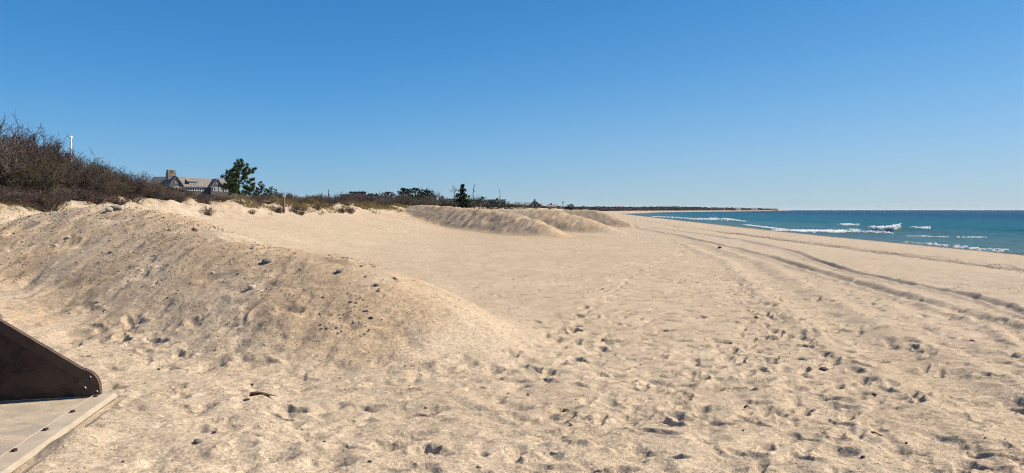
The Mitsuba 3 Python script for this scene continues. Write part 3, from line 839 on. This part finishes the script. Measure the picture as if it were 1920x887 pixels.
dead_tree(851, 349, 150, 71, 'thin bare tree with flat topped branches beside the dark spruce', 13, 1.5)
dead_tree(890, 345, 150, 72, 'tallest dead tree, with forked bare limbs, seaward of the spruce', 9, 1.1)
dead_tree(938, 354, 160, 73, 'straight dead trunk with a few stubs over the green bushes', 5, 0.5)
dead_tree(616, 356, 100, 74, 'spindly bare sapling poking above the heath shrubs', 5, 0.4)
for px, top, d, R in [(808, 356, 190, 3.2), (792, 355, 200, 3.0), (716, 360, 190, 2.2), (895, 368, 190, 2.2)]:
    x, y, z, H = on(px, top, d)
    st, tw = SHRUBS['far'][px % 3]
    key = numbered('bare_tree')
    to = T().translate([x, y, z]).rotate([0, 0, 1], px).scale([R / 1.8, R / 1.8, H / 2.4])
    scene[key + '__trunk'] = {**st, 'to_world': to}
    scene[key + '__crown'] = {**tw[1], 'to_world': to}
    tag(key, {808: 'round grey leafless tree at the seaward edge of the evergreen clump', 792: 'grey leafless tree half hidden in the evergreen clump', 716: 'grey leafless tree between the lone evergreen and the small ones', 895: 'low leafless tree behind the tallest dead tree'}[px], 'tree')

# ------------------------------------------------------------------ houses
def house_frame(px, d, z, turn):
    x = (px - CX) / F * d
    a = math.radians(turn)
    M = np.array([[math.cos(a), -math.sin(a), 0], [math.sin(a), math.cos(a), 0], [0, 0, 1]])
    return lambda m: (np.asarray(m[0]) @ M.T + [x, d, z], m[1])


def gable_roof(x0, x1, y0, y1, eave, ridge, axis, over=0.35, thick=0.22):
    """Two slabs meeting at the ridge; the ridge runs along the axis."""
    if axis == 'x':
        m = (y0 + y1) / 2
        k = (ridge - eave) / (m - y0)
        pr = [(y0 - over, eave - over * k), (m, ridge), (y1 + over, eave - over * k), (y1 + over, eave - over * k - thick), (m, ridge - thick), (y0 - over, eave - over * k - thick)]
        return prism(pr, x0 - over, x1 + over, 'x')
    m = (x0 + x1) / 2
    k = (ridge - eave) / (m - x0)
    pr = [(x0 - over, eave - over * k), (m, ridge), (x1 + over, eave - over * k), (x1 + over, eave - over * k - thick), (m, ridge - thick), (x0 - over, eave - over * k - thick)]
    return prism(pr, y0 - over, y1 + over, 'y')


def window(key, fr, x0, x1, z0, z1, y, n=1, t=0.1):
    """A white framed window proud of the wall at local y, with n panes behind its bars."""
    out = Polygon([(x0, z0), (x1, z0), (x1, z1), (x0, z1)])
    w = (x1 - x0 - t * (n + 1)) / n
    for i in range(n):
        a = x0 + t + i * (w + t)
        out = out.difference(Polygon([(a, z0 + t), (a + w, z0 + t), (a + w, z1 - t), (a, z1 - t)]))
    k = part(key, 'window', fr(prism(out, y - 0.09, y + 0.02)), WHITE)
    add(k + '__pane', fr(box(x0 + t * .5, x1 - t * .5, y - 0.03, y + 0.01, z0 + t * .5, z1 - t * .5)), PANE)


# the big shingled house
S = 0.194
fr = house_frame(365, 260, 0.0, 40)
k = 'shingled_house'
lx = lambda px: (px - 365) * S
lz = lambda py: EYE + (HY - py) * 0.186
part(k, 'wall', fr(cat([box(lx(333), lx(425), 0, 7.2, 3.5, lz(349.5))])), SHINGLE_WALL)
part(k, 'wall', fr(prism([(-2.1 + lx(331), 3.5), (2.1 + lx(331), 3.5), (2.1 + lx(331), lz(347)), (lx(331), lz(332.3)), (-2.1 + lx(331), lz(347))], -2.0, 6)), SHINGLE_WALL)
part(k, 'wall', fr(prism([(-2.1 + lx(401.5), 3.5), (2.1 + lx(401.5), 3.5), (2.1 + lx(401.5), lz(349)), (lx(401.5), lz(335.3)), (-2.1 + lx(401.5), lz(349))], -2.0, 6)), SHINGLE_WALL)
part(k, 'wall', fr(box(lx(425), lx(446), 1.0, 6.0, 3.5, lz(351))), SHINGLE_WALL)
part(k, 'roof', fr(gable_roof(lx(333), lx(424), 0, 7.2, lz(349.2), lz(333.5), 'x')), SHINGLE_ROOF)
part(k, 'roof', fr(gable_roof(-2.1 + lx(331), 2.1 + lx(331), -2.0, 6, lz(347), lz(331), 'y', 0.3)), SHINGLE_ROOF)
part(k, 'roof', fr(gable_roof(-2.1 + lx(401.5), 2.1 + lx(401.5), -2.0, 6, lz(348.5), lz(334.2), 'y', 0.3)), SHINGLE_ROOF)
part(k, 'roof', fr(box(lx(424.5), lx(447), 0.7, 6.3, lz(351), lz(349.6))), SHINGLE_ROOF)
# the steep roof of the wing, with a shed dormer
fw = house_frame(331, 258, 0.0, -10)
part(k, 'roof', fw(prism([(-1.2, lz(346.5)), (0.9, lz(331.5)), (5, lz(331.8)), (7.4, lz(346.5))], -9.6, 0.0, 'x')), SHINGLE_ROOF)
part(k, 'dormer', fw(prism([(-1.3, lz(345)), (-1.3, lz(344.4)), (2.6, lz(333.2)), (3.4, lz(333.2)), (3.4, lz(345))], -6.3, -3.5, 'x')), SHINGLE_ROOF)
part(k, 'wall', fw(box(-9.2, -0.5, -0.4, 6.5, 3.5, lz(346.3))), SHINGLE_WALL)
# shed dormer with four lights on the main roof
dk = part(k, 'dormer', fr(cat([box(lx(354.5), lx(370.5), 0.75, 4, lz(346.6), lz(340.6)), prism([(0.35, lz(341.2)), (0.35, lz(340.3)), (3.5, lz(334.3)), (3.5, lz(336.5))], lx(353.5), lx(371.5), 'x')])), SHINGLE_ROOF)
window(k, fr, lx(356.5), lx(369.5), lz(345.4), lz(341.2), 0.73, 4, 0.16)
# white barge boards of the two front gables, and the eaves board
for c, ez, rz in ((331, 347, 331), (401.5, 348.5, 334.2)):
    for s in (-1, 1):
        a, b = (lx(c), lz(rz) + 0.02), (lx(c) + s * 2.42, lz(ez) - 0.42)
        part(k, 'barge_board', fr(prism([a, b, (b[0], b[1] - 0.32), (a[0], a[1] - 0.36)], -2.42, -2.32)), GREYWALL)
part(k, 'eaves_board', fr(box(lx(344), lx(390), -0.46, -0.38, lz(351.4), lz(350.0))), GREYWALL)
part(k, 'chimney', fr(box(lx(323), lx(329.5), 2.4, 4.4, lz(338), lz(319.5))), BRICKS)
part(k, 'chimney', fr(box(lx(330), lx(335.5), 2.0, 3.6, lz(338), lz(320))), BRICKS)
part(k, 'chimney', fr(box(lx(322.5), lx(335.8), 1.9, 4.5, lz(338), lz(325))), BRICKS)
for a, b, n, yv in ((323.5, 326, 1, -2.0), (327, 335, 3, -2.0), (337, 339.5, 1, -2.0), (345, 350.5, 2, 0), (352, 362, 3, 0), (364, 371, 2, 0), (373, 380, 2, 0), (394, 398, 1, -2.0), (399, 402, 1, -2.0), (405, 410, 2, -2.0), (417, 424, 2, 0), (431, 437, 2, 1.0), (439, 444, 2, 1.0)):
    window(k, fr, lx(a), lx(b), lz(358.5), lz(351.2) if yv else lz(352), yv, n, 0.15)
for c in (331, 401.5):
    window(k, fr, lx(c) - 0.4, lx(c) + 0.4, lz(345), lz(340.5), -2.0, 1, 0.12)
tag(k, 'big grey shingled house with twin gables and tall chimney above the dune scrub', 'house')


def small_house(key, px, d, turn, label, blocks, roofs, wins=(), extra=(), wall=DARKWALL, roof=SHINGLE_ROOF, group=None):
    x = (px - CX) / F * d
    g = float(coarse(np.array([x]), np.array([float(d)]))[0])
    fr = house_frame(px, d, 0, turn)
    key = numbered(key)
    for b in blocks:
        m = b[6] if len(b) > 6 else wall
        part(key, 'wall', fr(box(b[0], b[1], b[2], b[3], g - 0.5 if b[4] is None else b[4], b[5])), m)
    for r in roofs:
        part(key, 'roof', fr(r[0]), r[1] if len(r) > 1 else roof)
    for w in wins:
        window(key, fr, *w)
    for nm, m, mat in extra:
        part(key, nm, fr(m), mat)
    tag(key, label, 'house', group)


zz = lambda py, d: EYE + (HY - py) / F * d
# dark flat roofed house
d = 300
q = d / F
small_house('flat_roofed_house', 660, d, 12, 'dark flat roofed house half hidden by scrub and evergreens',
            [(-22 * q, 0, 0, 8, None, zz(366, d)), (-4 * q, 24 * q, -1, 7, None, zz(361.5, d)), (22 * q, 31 * q, 1, 6, None, zz(366, d))],
            [(box(-23 * q, 0.2, -0.5, 8.4, zz(366, d), zz(364.4, d)),), (box(-5.5 * q, 26 * q, -1.6, 7.4, zz(361.5, d), zz(359.6, d)), DARKWALL), (box(21 * q, 32 * q, 0.6, 6.4, zz(366, d), zz(364.6, d)),)],
            [(-1 * q, 4 * q, zz(367.5, d), zz(363.5, d), -1.0, 2), (6 * q, 13 * q, zz(367.5, d), zz(363.5, d), -1.0, 3), (-16 * q, -9 * q, zz(371, d), zz(367.5, d), 0.0, 2), (15 * q, 20 * q, zz(367.5, d), zz(363.5, d), -1.0, 2)], (), GREYWALL)
d = 300
q = d / F
small_house('flat_roofed_house', 934, d, 6, 'low dark flat roofed house with a stubby chimney behind the dead trunk', [(-16 * q, 14 * q, 0, 8, None, zz(375.4, d))], [(box(-17 * q, 15 * q, -0.5, 8.5, zz(375.4, d), zz(374.2, d)), DARKWALL)],
            [(-12 * q, -8 * q, zz(380, d), zz(377, d), 0, 2), (-3 * q, 3 * q, zz(380, d), zz(377, d), 0, 2), (7 * q, 11 * q, zz(380, d), zz(377, d), 0, 2)], [('chimney', box(-2.5 * q, 1 * q, 2, 3.2, zz(375, d), zz(371.6, d)), DARKWALL)], GREYWALL)
d = 380
q = d / F
small_house('gabled_house', 1004, d, 5, 'dark steep gabled house with a cupola on its ridge',
            [(-9 * q, 9 * q, 0, 9, None, zz(384, d)), (-18 * q, -9 * q, 3, 9, None, zz(385.5, d), GREYWALL), (9 * q, 15 * q, 3, 9, None, zz(386, d), GREYWALL)],
            [(gable_roof(-9 * q, 9 * q, 0, 9, zz(384, d), zz(376.6, d), 'y', 0.4),), (gable_roof(-18 * q, -8 * q, 3, 9, zz(385, d), zz(379.5, d), 'x', 0.3),), (gable_roof(8 * q, 15 * q, 3, 9, zz(385.5, d), zz(381, d), 'x', 0.3),)],
            [(-6.5 * q, -3 * q, zz(387, d), zz(384, d), 0, 2), (1.0 * q, 4.5 * q, zz(387, d), zz(384, d), 0, 2), (-1 * q, 1.0 * q, zz(381.5, d), zz(379.5, d), 0, 1)],
            [('gable_wall', prism([(-8.9 * q, zz(384, d)), (8.9 * q, zz(384, d)), (0, zz(377.3, d))], 0.01, 0.3), DARKWALL), ('cupola', cat([box(-0.9 * q, 0.9 * q, 3.4, 4.2, zz(378, d), zz(374.3, d)), prism([(-1.2 * q, zz(374.3, d)), (1.2 * q, zz(374.3, d)), (0, zz(372.8, d))], 3.3, 4.3)]), DARKWALL)])
small_house('grey_house', 1035, d, -8, 'grey house with a dark chimney and white corner between gabled house and utility pole',
            [(-10 * q, 0, 0, 8, None, zz(387, d)), (0, 8 * q, 1, 8, None, zz(387.5, d)), (8 * q, 15 * q, 2, 8, None, zz(388, d))],
            [(gable_roof(-10 * q, 0, 0, 8, zz(387, d), zz(383.2, d), 'x', 0.3),), (gable_roof(0, 8 * q, 1, 8, zz(387.5, d), zz(383.4, d), 'x', 0.3),), (box(7.6 * q, 15.6 * q, 1.6, 8.4, zz(388, d), zz(386.6, d)), DARKWALL)],
            [(-7 * q, -4 * q, zz(391, d), zz(388.2, d), 0, 2), (2 * q, 4 * q, zz(391, d), zz(388.4, d), 1, 1), (10 * q, 13 * q, zz(391, d), zz(389, d), 2, 2)],
            [('chimney', box(-4 * q, -1.4 * q, 3, 4.4, zz(386, d), zz(381, d)), DARKWALL), ('corner_board', box(6.4 * q, 8.4 * q, 0.7, 0.98, zz(393, d), zz(387.2, d)), WHITE)], GREYWALL)
small_house('shed', 972, 300, 10, 'small pale shed among the bushes before the gabled house', [(-2, 1.6, 0, 3, None, zz(385, 300), GREYWALL)], [(gable_roof(-2, 1.6, 0, 3, zz(385, 300), zz(382.8, 300), 'x', 0.2),)], [(-1.4, -0.4, zz(387.4, 300), zz(385.6, 300), 0, 1)])

# ------------------------------------------------------------------ poles and signs
x, y, z = sight(133, 345, 45)
k = 'flagpole'
base = float(coarse(np.array([x]), np.array([45.0]))[0])
part(k, 'pole', tubes([[x, y, base - 0.3]], [[x, y, zz(259, 45)]], 0.085, 0.055, 12), WHITE, True)
cap = trimesh.creation.icosphere(subdivisions=2, radius=0.09)
cap.apply_translation([x, y, zz(257.8, 45)])
part(k, 'finial', cap, WHITE, True)
tag(k, 'white flagpole rising behind the tall thicket', 'flagpole')


def sign_post(px, foot, top, s0, s1, d, label, w):
    x, y, _ = sight(px, foot, d)
    g = float(height([x], [y])[0])
    k = numbered('sign_post')
    part(k, 'post', (lambda m: (np.array(m.vertices), np.array(m.faces)))(trimesh.creation.box(extents=(0.12, 0.12, zz(top, d) - g + 0.5), transform=trimesh.transformations.translation_matrix([x, y, (zz(top, d) + g - 0.5) / 2]))), WOOD)
    part(k, 'sign_plate', box(x - w * 0.2, x + w * 0.8, y - 0.09, y - 0.064, zz(s1, d), zz(s0, d)), WHITE)
    tag(k, label, 'sign')


sign_post(532.0, 391, 363, 363, 370, 44, 'grey wooden post with a small white sign on the dune edge', 0.15)
sign_post(819.5, 386, 369, 370, 374.5, 98, 'post with a pale sign standing behind the second sand mound', 0.3)
x, y, z = sight(1055.5, 396, 345)
g = float(coarse(np.array([x]), np.array([y]))[0])
k = 'utility_pole'
part(k, 'pole', tubes([[x, y, g - 0.3]], [[x, y, zz(377.5, 345)]], 0.2, 0.14, 8), BARK, True)
part(k, 'crossarm', box(x - 0.8, x + 0.8, y - 0.28, y - 0.15, zz(379.4, 345), zz(378.8, 345)), BARK)
tag(k, 'lone utility pole between the grey house and the dark bushes', 'utility pole')
x, y, z = sight(1150, 392, 1300)
k = 'radio_mast'
legs = [(x + 0.5 * math.cos(a), y + 0.5 * math.sin(a)) for a in (0.3, 2.4, 4.5)]
part(k, 'mast', tubes([[a, b, 1.0] for a, b in legs], [[x, y, zz(385.8, 1300)]] * 3, 0.16, 0.1, 4), GREYWALL)
part(k, 'brace', tubes([[*legs[i], h] for h in (2, 4, 6, 8) for i in range(3)], [[*legs[(i + 1) % 3], h + 1] for h in (2, 4, 6, 8) for i in range(3)], 0.06, 0.06, 3), GREYWALL)
tag(k, 'thin radio mast over the distant wooded shore', 'mast')

# ------------------------------------------------------------------ the distant shore
wr = np.random.default_rng(23)
vs = []
tp = np.array(TOE[3:10], float)
tl = np.concatenate([[0], np.cumsum(np.linalg.norm(np.diff(tp, axis=0), axis=1))])
n = 2600
s = tl[-1] * np.concatenate([wr.uniform(0.06, 1, n // 2), wr.uniform(0.06, 0.5, n // 2)])
wx, wy = np.interp(s, tl, tp[:, 0]), np.interp(s, tl, tp[:, 1])
off = 6 + 90 * wr.uniform(size=len(s)) ** 1.5
tx, ty = np.interp(s + 5, tl, tp[:, 0]) - wx, np.interp(s + 5, tl, tp[:, 1]) - wy
Lh = np.hypot(tx, ty) + 1e-9
wx, wy = wx - ty / Lh * off, wy + tx / Lh * off
sel = wy > 330
wx, wy, off = wx[sel], wy[sel], off[sel]
wz = coarse(wx, wy)
hh = np.interp(wy, [330, 500, 900, 1600, 3000], [1.4, 2.6, 4.0, 6.2, 4.6]) * (0.75 + 0.5 * N2(wx, wy, 0.02, 91)) * wr.uniform(0.75, 1.15, len(wx)) * np.interp(off, [5, 30], [0.6, 1])
lf = 46
c = np.repeat(np.stack([wx, wy, wz], 1), lf, 0)
hr = np.repeat(hh, lf)
a, rr, hz = wr.uniform(0, 2 * np.pi, len(c)), np.sqrt(wr.uniform(0, 1, len(c))), wr.uniform(0, 1, len(c)) ** 0.7
c = c + np.stack([np.cos(a) * rr * hr * 0.75 * np.sqrt(1.02 - hz ** 2), np.sin(a) * rr * hr * 0.75 * np.sqrt(1.02 - hz ** 2), hz * hr], 1)
v, f = blades(c, wr.normal(size=c.shape) + [0, 0, 0.6], 0.36 * hr, 0.3 * hr, wr)
add('distant_wood', (v, f), TWIG[0])
tag('distant_wood', 'dark low woods covering the distant curving shore', 'woods', None, 'stuff')
for i, (px, d, w, side) in enumerate([(1161, 1150, 12, 14), (1190, 1250, 9, 10), (1226, 1450, 16, 14), (1243, 1520, 13, 12), (1258, 1560, 18, 10), (1271, 1600, 12, 16), (1290, 1640, 14, 12), (1312, 1700, 16, 14), (1335, 1760, 12, 10), (1352, 1800, 16, 14), (1383, 1900, 14, 12), (1414, 2000, 16, 10), (1452, 2250, 18, 14)]):
    x = (px - CX) / F * d
    # set each house on the land just behind the wood's edge
    dt = float(shore_dist(np.array([x]), np.array([float(d)]), TOE)[0][0])
    g = float(coarse(np.array([x]), np.array([float(d)]))[0])
    fr = house_frame(px, d, g, wr.uniform(-30, 30))
    key = numbered('shore_house')
    h = 4.2
    part(key, 'wall', fr(box(-w / 2, w / 2, -4, 4, -1, h)), WHITE if i % 3 else GREYWALL)
    part(key, 'roof', fr(gable_roof(-w / 2, w / 2, -4, 4, h, h + 2.6, 'x', 0.5)), SHINGLE_ROOF)
    tag(key, 'tiny pale house among the woods of the distant shore', 'house', 'houses on the distant shore')

# ------------------------------------------------------------------ the loader bucket
BM = np.stack([U, V, W], 1)
bk = lambda m: (np.asarray(m[0]) @ BM.T + C0, np.asarray(m[1]) if np.linalg.det(BM) > 0 else np.asarray(m[1])[:, ::-1])
k = 'loader_bucket'


def arc(a, b, bulge, n=8):
    a, b = np.array(a), np.array(b)
    m = np.array([-(b - a)[1], (b - a)[0]])
    return [tuple(a + (b - a) * t + m * bulge * 4 * t * (1 - t)) for t in np.linspace(0, 1, n)]


front = [(0.0, 0.0)] + arc((0.005, 0.05), (0.155, 0.262), 0.2, 9)
outline = front + [(0.915, 0.80), (1.35, 1.11), (1.42, 1.08)] + arc((1.42, 1.0), (0.95, 0.0), 0.16, 12)
side = Polygon(outline).buffer(0)
holes = [(0.885, 0.722), (0.085, 0.178), (0.135, 0.083), (0.035, 0.044), (1.22, 0.955), (0.5, 0.455)]
border = side.intersection(Polygon([(-0.1, -0.1), (0.095, 0.0), (0.16, 0.04), (0.15, 0.09), (0.185, 0.125), (0.17, 0.165), (0.94, 0.705), (1.5, 1.1), (1.5, 1.4), (-0.1, 1.4)]))
for s0, s1, t0, t1 in ((0.0, -0.022, 0.0, 0.024), (WID, WID + 0.022, WID - 0.024, WID)):
    q = side
    e = border
    for h in holes[:5]:
        q = q.difference(Point(h).buffer(0.017))
        e = e.difference(Point(h).buffer(0.0165))
    a, b = min(s0, s1), max(s0, s1)
    pl = part(k, 'side_plate', bk((lambda m: (m[0][:, [0, 1, 2]], m[1]))(prism(q, a, b))), STEEL)
    add(pl + '__edge_bar', bk(prism(e, min(t0, t1), max(t0, t1))), BAR)
# floor, curved back and top
fl = [(0.0, 0.0), (0.95, 0.0)] + arc((0.95, 0.0), (1.42, 1.0), -0.16, 14)[1:]
inner = fl
outer = [(p[0] + (0.0 if i < 2 else 0.02), p[1] - (0.02 if i < 3 else 0.0)) for i, p in enumerate(fl)]
part(k, 'floor_plate', bk(box(-0.005, 0.96, 0.002, WID - 0.002, -0.022, 0.0)), DUSTY, label='bucket floor grey with dried sand')
bp = arc((0.955, 0.0), (1.42, 1.0), -0.16, 16)
part(k, 'back_plate', bk(prism(bp + [(a + 0.022, b - 0.01) for a, b in bp[::-1]], 0.002, WID - 0.002)), STEEL)
# cutting edge: a thicker blade bolted to the floor, with a bevelled front
prof = [(0.06, 0.002), (0.055, 0.018), (-0.1, 0.014), (-0.118, -0.02), (-0.118, -0.028), (-0.1, -0.034), (0.06, -0.03)]
part(k, 'cutting_edge', bk(prism(prof, -0.035, WID + 0.035)), EDGE)
part(k, 'weld_bead', bk(tubes([[0.063, 0.0, 0.006]], [[0.063, WID, 0.006]], 0.011, 0.011, 8)), BEAD)
for i, v in enumerate(np.arange(0.075, WID, 0.44)):
    hx = trimesh.creation.cylinder(radius=0.021, height=0.014, sections=6)
    hx.apply_translation([0.018, v, 0.024])
    part(k, 'bolt', bk((np.array(hx.vertices), np.array(hx.faces))), STEEL)
tag(k, 'dark rusty loader bucket lying on the sand, its floor coated with dust', 'loader bucket')

# ------------------------------------------------------------------ stones, driftwood and litter
srng = np.random.default_rng(31)
PEB = []
for i in range(5):
    m = trimesh.creation.icosphere(subdivisions=2)
    v = np.array(m.vertices)
    v = v * (1 + 0.35 * (meshkit.noise(v * 1.3 + i * 7, i)[:, None] - 0.5)) * [1.0, 0.75, 0.55]
    PEB.append([mikit.ply((v, np.array(m.faces)), s, True) for s in STONE])


def stone(key, x, y, z, size, tone, label, group=None, rot=None, flat=1.0):
    key = numbered(key)
    d = PEB[srng.integers(5)][tone]
    scene[key] = {**d, 'to_world': T().translate([float(x), float(y), float(z) + size * 0.28 * flat]).rotate([0, 0, 1], float(srng.uniform(0, 360) if rot is None else rot)).scale([float(size), float(size), float(size * flat)])}
    tag(key, label, 'pebble' if key.startswith('pebble') else 'stone', group)


for px, py, size, tone, lab, rot in [
        (500, 491, 0.07, 1, 'grey stone near the crest of the near mound, the biggest on it', 0), (472, 542, 0.06, 2, 'long pale stone below the big grey stone on the mound', 40), (636, 511, 0.042, 1, 'smooth grey stone under the crest where the mound turns', 0),
        (706, 540, 0.038, 1, 'grey stone high on the blunt seaward face of the mound', 0), (696, 598, 0.026, 0, 'dark stone midway down the blunt seaward face of the mound', 0), (217, 395, 0.11, 1, 'blue grey rock on the summit of the near mound', 10),
        (206, 399, 0.09, 2, 'whitish rock beside the blue grey one on the summit', 0), (128, 450, 0.045, 2, 'white stone on the broad flank under the mound summit', 0), (104, 463, 0.042, 2, 'white stone with a dark underside lower on the same flank', 20),
        (208, 475, 0.042, 1, 'grey stone half sunk in the broad flank of the mound', 0), (1545, 692, 0.052, 0, 'lone dark round stone on the open trodden sand', 0), (1350, 468, 0.095, 0, 'dark lump of stone beside the inner wheel rut', 0),
        (1640, 744, 0.026, 0, 'small dark stone at the rim of the deep scuffed hollow', 0), (372, 832, 0.036, 1, 'flat grey pebble close by the loader bucket', 0), (402, 814, 0.018, 0, 'dark little pebble beside the flat grey one', 0), (539, 859, 0.019, 1, 'grey pebble in the foreground hollow', 0),
        (567, 801, 0.018, 1, 'rounded grey pebble below the driftwood', 0), (1071, 801, 0.022, 2, 'white pebble just below a pair of deep footprints', 30), (1039, 846, 0.024, 2, 'flat white pebble in the front sand', 10), (800, 764, 0.021, 2, 'cream pebble on the churned sand', 0),
        (899, 877, 0.023, 2, 'pale slender pebble at the very front', 30), (1144, 884, 0.022, 0, 'black pebble at the very front edge of the sand', 0), (1618, 861, 0.018, 0, 'black pebble in the front sand near the buried stick', 0), (365, 432, 0.055, 3, 'brownish chunk lying on the lit shoulder of the mound', 0),
        (313, 427, 0.05, 2, 'pale stone behind the summit on the lit shoulder', 0), (1823, 641, 0.035, 0, 'dark chunk by the footprints near the wheel rut', 0)]:
    x, y, z = hit(px, py)
    stone('stone', x, y, z, size, tone, lab, rot=rot)

# pebbles on the near mound
HUE = ('dark', 'grey', 'pale', 'brown')
crest = DENSE['near'][0]
cand = []
while len(cand) < 170:
    c = crest[srng.integers(10, 85)]
    q = srng.uniform(0, 2.6) ** 1.0
    cand.append((c[0] - 0.35 * q + srng.normal() * 0.2, c[1] - 0.93 * q))
cand += [(-1.95 + srng.normal() * 0.18, 9.9 - srng.uniform(0, 1.1)) for _ in range(45)]
cand = np.array(cand)
for (x, y), z in zip(cand, height(cand[:, 0], cand[:, 1])):
    stone('pebble', x, y, z, float(np.clip(srng.lognormal(-4.25, 0.4), 0.008, 0.03)) * (1.0 + 0.05 * max(0, y - 11)), t := int(srng.choice([0, 1, 1, 1, 2, 2, 3, 3])), f'small {HUE[t]} pebble lying on the shaded face of the near sand mound', f'{HUE[t]} pebbles on the near sand mound')
# and on the trodden sand in front
cand = np.stack([srng.uniform(-4.2, 4.6, 80), srng.uniform(5.0, 9.6, 80)], 1)
for (x, y), z in zip(cand, height(cand[:, 0], cand[:, 1])):
    stone('pebble', x, y, z, float(np.clip(srng.lognormal(-4.6, 0.35), 0.006, 0.02)), t := int(srng.choice([0, 0, 1, 2, 3, 3])), f'tiny {HUE[t]} pebble scattered on the trodden sand of the foreground', f'{HUE[t]} pebbles on the trodden sand')


def gravel(key, x, y, label, s0, s1, mat, seed):
    r = np.random.default_rng(seed)
    z = height(x, y)
    ico = trimesh.creation.icosphere(subdivisions=0)
    v0, f0 = np.array(ico.vertices), np.array(ico.faces)
    s = np.exp(r.uniform(np.log(s0), np.log(s1), len(x)))[:, None] * np.array([[1, 0.8, 0.6]]) * np.clip(y / 8.0, 0.8, 3)[:, None]
    v = v0[None] * s[:, None] * r.uniform(0.7, 1.25, (len(x), len(v0), 1)) + np.stack([x, y, z + s[:, 2] * 0.3], 1)[:, None]
    f = f0[None] + (np.arange(len(x)) * len(v0))[:, None, None]
    add(key, (v.reshape(-1, 3), f.reshape(-1, 3)), mat)
    tag(key, label, 'gravel', None, 'stuff')


for tone, n, hue, g0, g1 in ((3, 5200, 'brown', 0.004, 0.012), (0, 1300, 'dark', 0.003, 0.009), (2, 2400, 'pale', 0.004, 0.011)):
    c = crest[srng.integers(4, 89, n)]
    q = srng.uniform(-0.4, 3.1, n)
    gx, gy = c[:, 0] - 0.35 * q + srng.normal(0, 0.2, n), c[:, 1] - 0.93 * q
    kp = FB(gx, gy, 1.4, 2, 88) > 0.42
    gravel(numbered('mound_gravel'), gx[kp], gy[kp], f'fine {hue} grit strewn over the near sand mound', g0, g1, STONE[tone], 1 + tone)
for tone, n, hue in ((0, 2400, 'dark'), (3, 3000, 'brown'), (2, 2500, 'pale')):
    gx, gy = srng.uniform(-0.75, 0.78, n), 4.4 + 16 * srng.uniform(0, 1, n) ** 1.5
    gravel(numbered('sand_gravel'), gx * gy, gy, f'fine {hue} grit strewn over the trodden flat sand', 0.0035, 0.009, STONE[tone], 11 + tone)
# dark shingle and weed left along the old tide edge
n = 4600
ty = 14 + 55 * srng.uniform(0, 1, n) ** 1.2
wl_x = np.interp(ty, [20, 50, 91], [33, 34.4, 36.5])
tx = wl_x - 16.4 + srng.normal(0, 0.12, n) + srng.choice([0, 0, 0.9], n) * srng.uniform(0, 1, n)
gravel('tide_wrack', tx, ty, 'dark line of shingle and weed left by the tide along the beach', 0.0035, 0.008, STONE[0], 3)
n = 1500
ty = 22 + 55 * srng.uniform(0, 1, n) ** 1.1
tx = np.interp(ty, [20, 50, 91], [33, 34.4, 36.5]) - 3.2 + srng.normal(0, 0.9, n)
gravel('shore_shingle', tx, ty, 'loose dark shingle along the wet edge of the sea', 0.005, 0.013, STONE[0], 4)


def stick(px, py, L, w, rot, label, name='driftwood', cat_='driftwood', split=True):
    x, y, z = hit(px, py)
    r = np.random.default_rng(int(px))
    n = 9
    t = np.linspace(0, 1, n)
    prof = w * np.interp(t, [0, 0.12, 0.35, 1], [0.75, 1.0, 0.8, 0.1]) * r.uniform(0.85, 1.15, n)
    rings = []
    for i in range(n):
        a = np.arange(7) * 2 * np.pi / 7
        rings.append(np.stack([np.full(7, t[i] * L - L / 2) + r.normal(0, 0.008, 7) * (i in (0, 1)), np.cos(a) * prof[i] * r.uniform(0.8, 1.2, 7), np.sin(a) * prof[i] * 0.55 + 0.012 * np.sin(t[i] * 5)], 1))
    v = np.vstack(rings + [[[-L / 2, 0, 0]], [[L / 2, 0, 0]]])
    f = []
    for i in range(n - 1):
        for j in range(7):
            a, b = i * 7 + j, i * 7 + (j + 1) % 7
            f += [(a, b, b + 7), (a, b + 7, a + 7)]
    f += [(n * 7, (j + 1) % 7, j) for j in range(7)] + [(n * 7 + 1, (n - 1) * 7 + j, (n - 1) * 7 + (j + 1) % 7) for j in range(7)]
    key = numbered(name)
    add(key, (v, np.array(f)), DRIFT, False, T().translate([x, y, z + w * 0.5]).rotate([0, 0, 1], rot))
    tag(key, label, cat_)


stick(494, 748, 0.24, 0.032, 4, 'dark wedge of splintered driftwood lying on the trodden sand')
stick(1645, 815, 0.14, 0.013, -35, 'thin dark stick poking out of the front sand', 'stick', 'stick')
stick(1420, 600, 0.1, 0.03, 15, 'dark scrap of wood on the footprints below the old wheel rut', 'wood_scrap', 'wood scrap')
stick(1130, 634, 0.09, 0.02, 100, 'black scrap of bark where the footprints meet the mound', 'wood_scrap', 'wood scrap')
stick(1252, 622, 0.12, 0.018, 30, 'small dark chip of wood on the flat beyond the bark scrap', 'wood_scrap', 'wood scrap')
stick(1403, 770, 0.08, 0.018, 5, 'dark shred of weed on the trodden sand', 'weed_scrap', 'seaweed')
stick(742, 524, 0.22, 0.02, -50, 'dark twig lying down the seaward flank of the mound', 'stick', 'stick')
stick(1066, 767, 0.1, 0.02, 5, 'dark wood chip in a footprint of the middle foreground', 'wood_scrap', 'wood scrap')
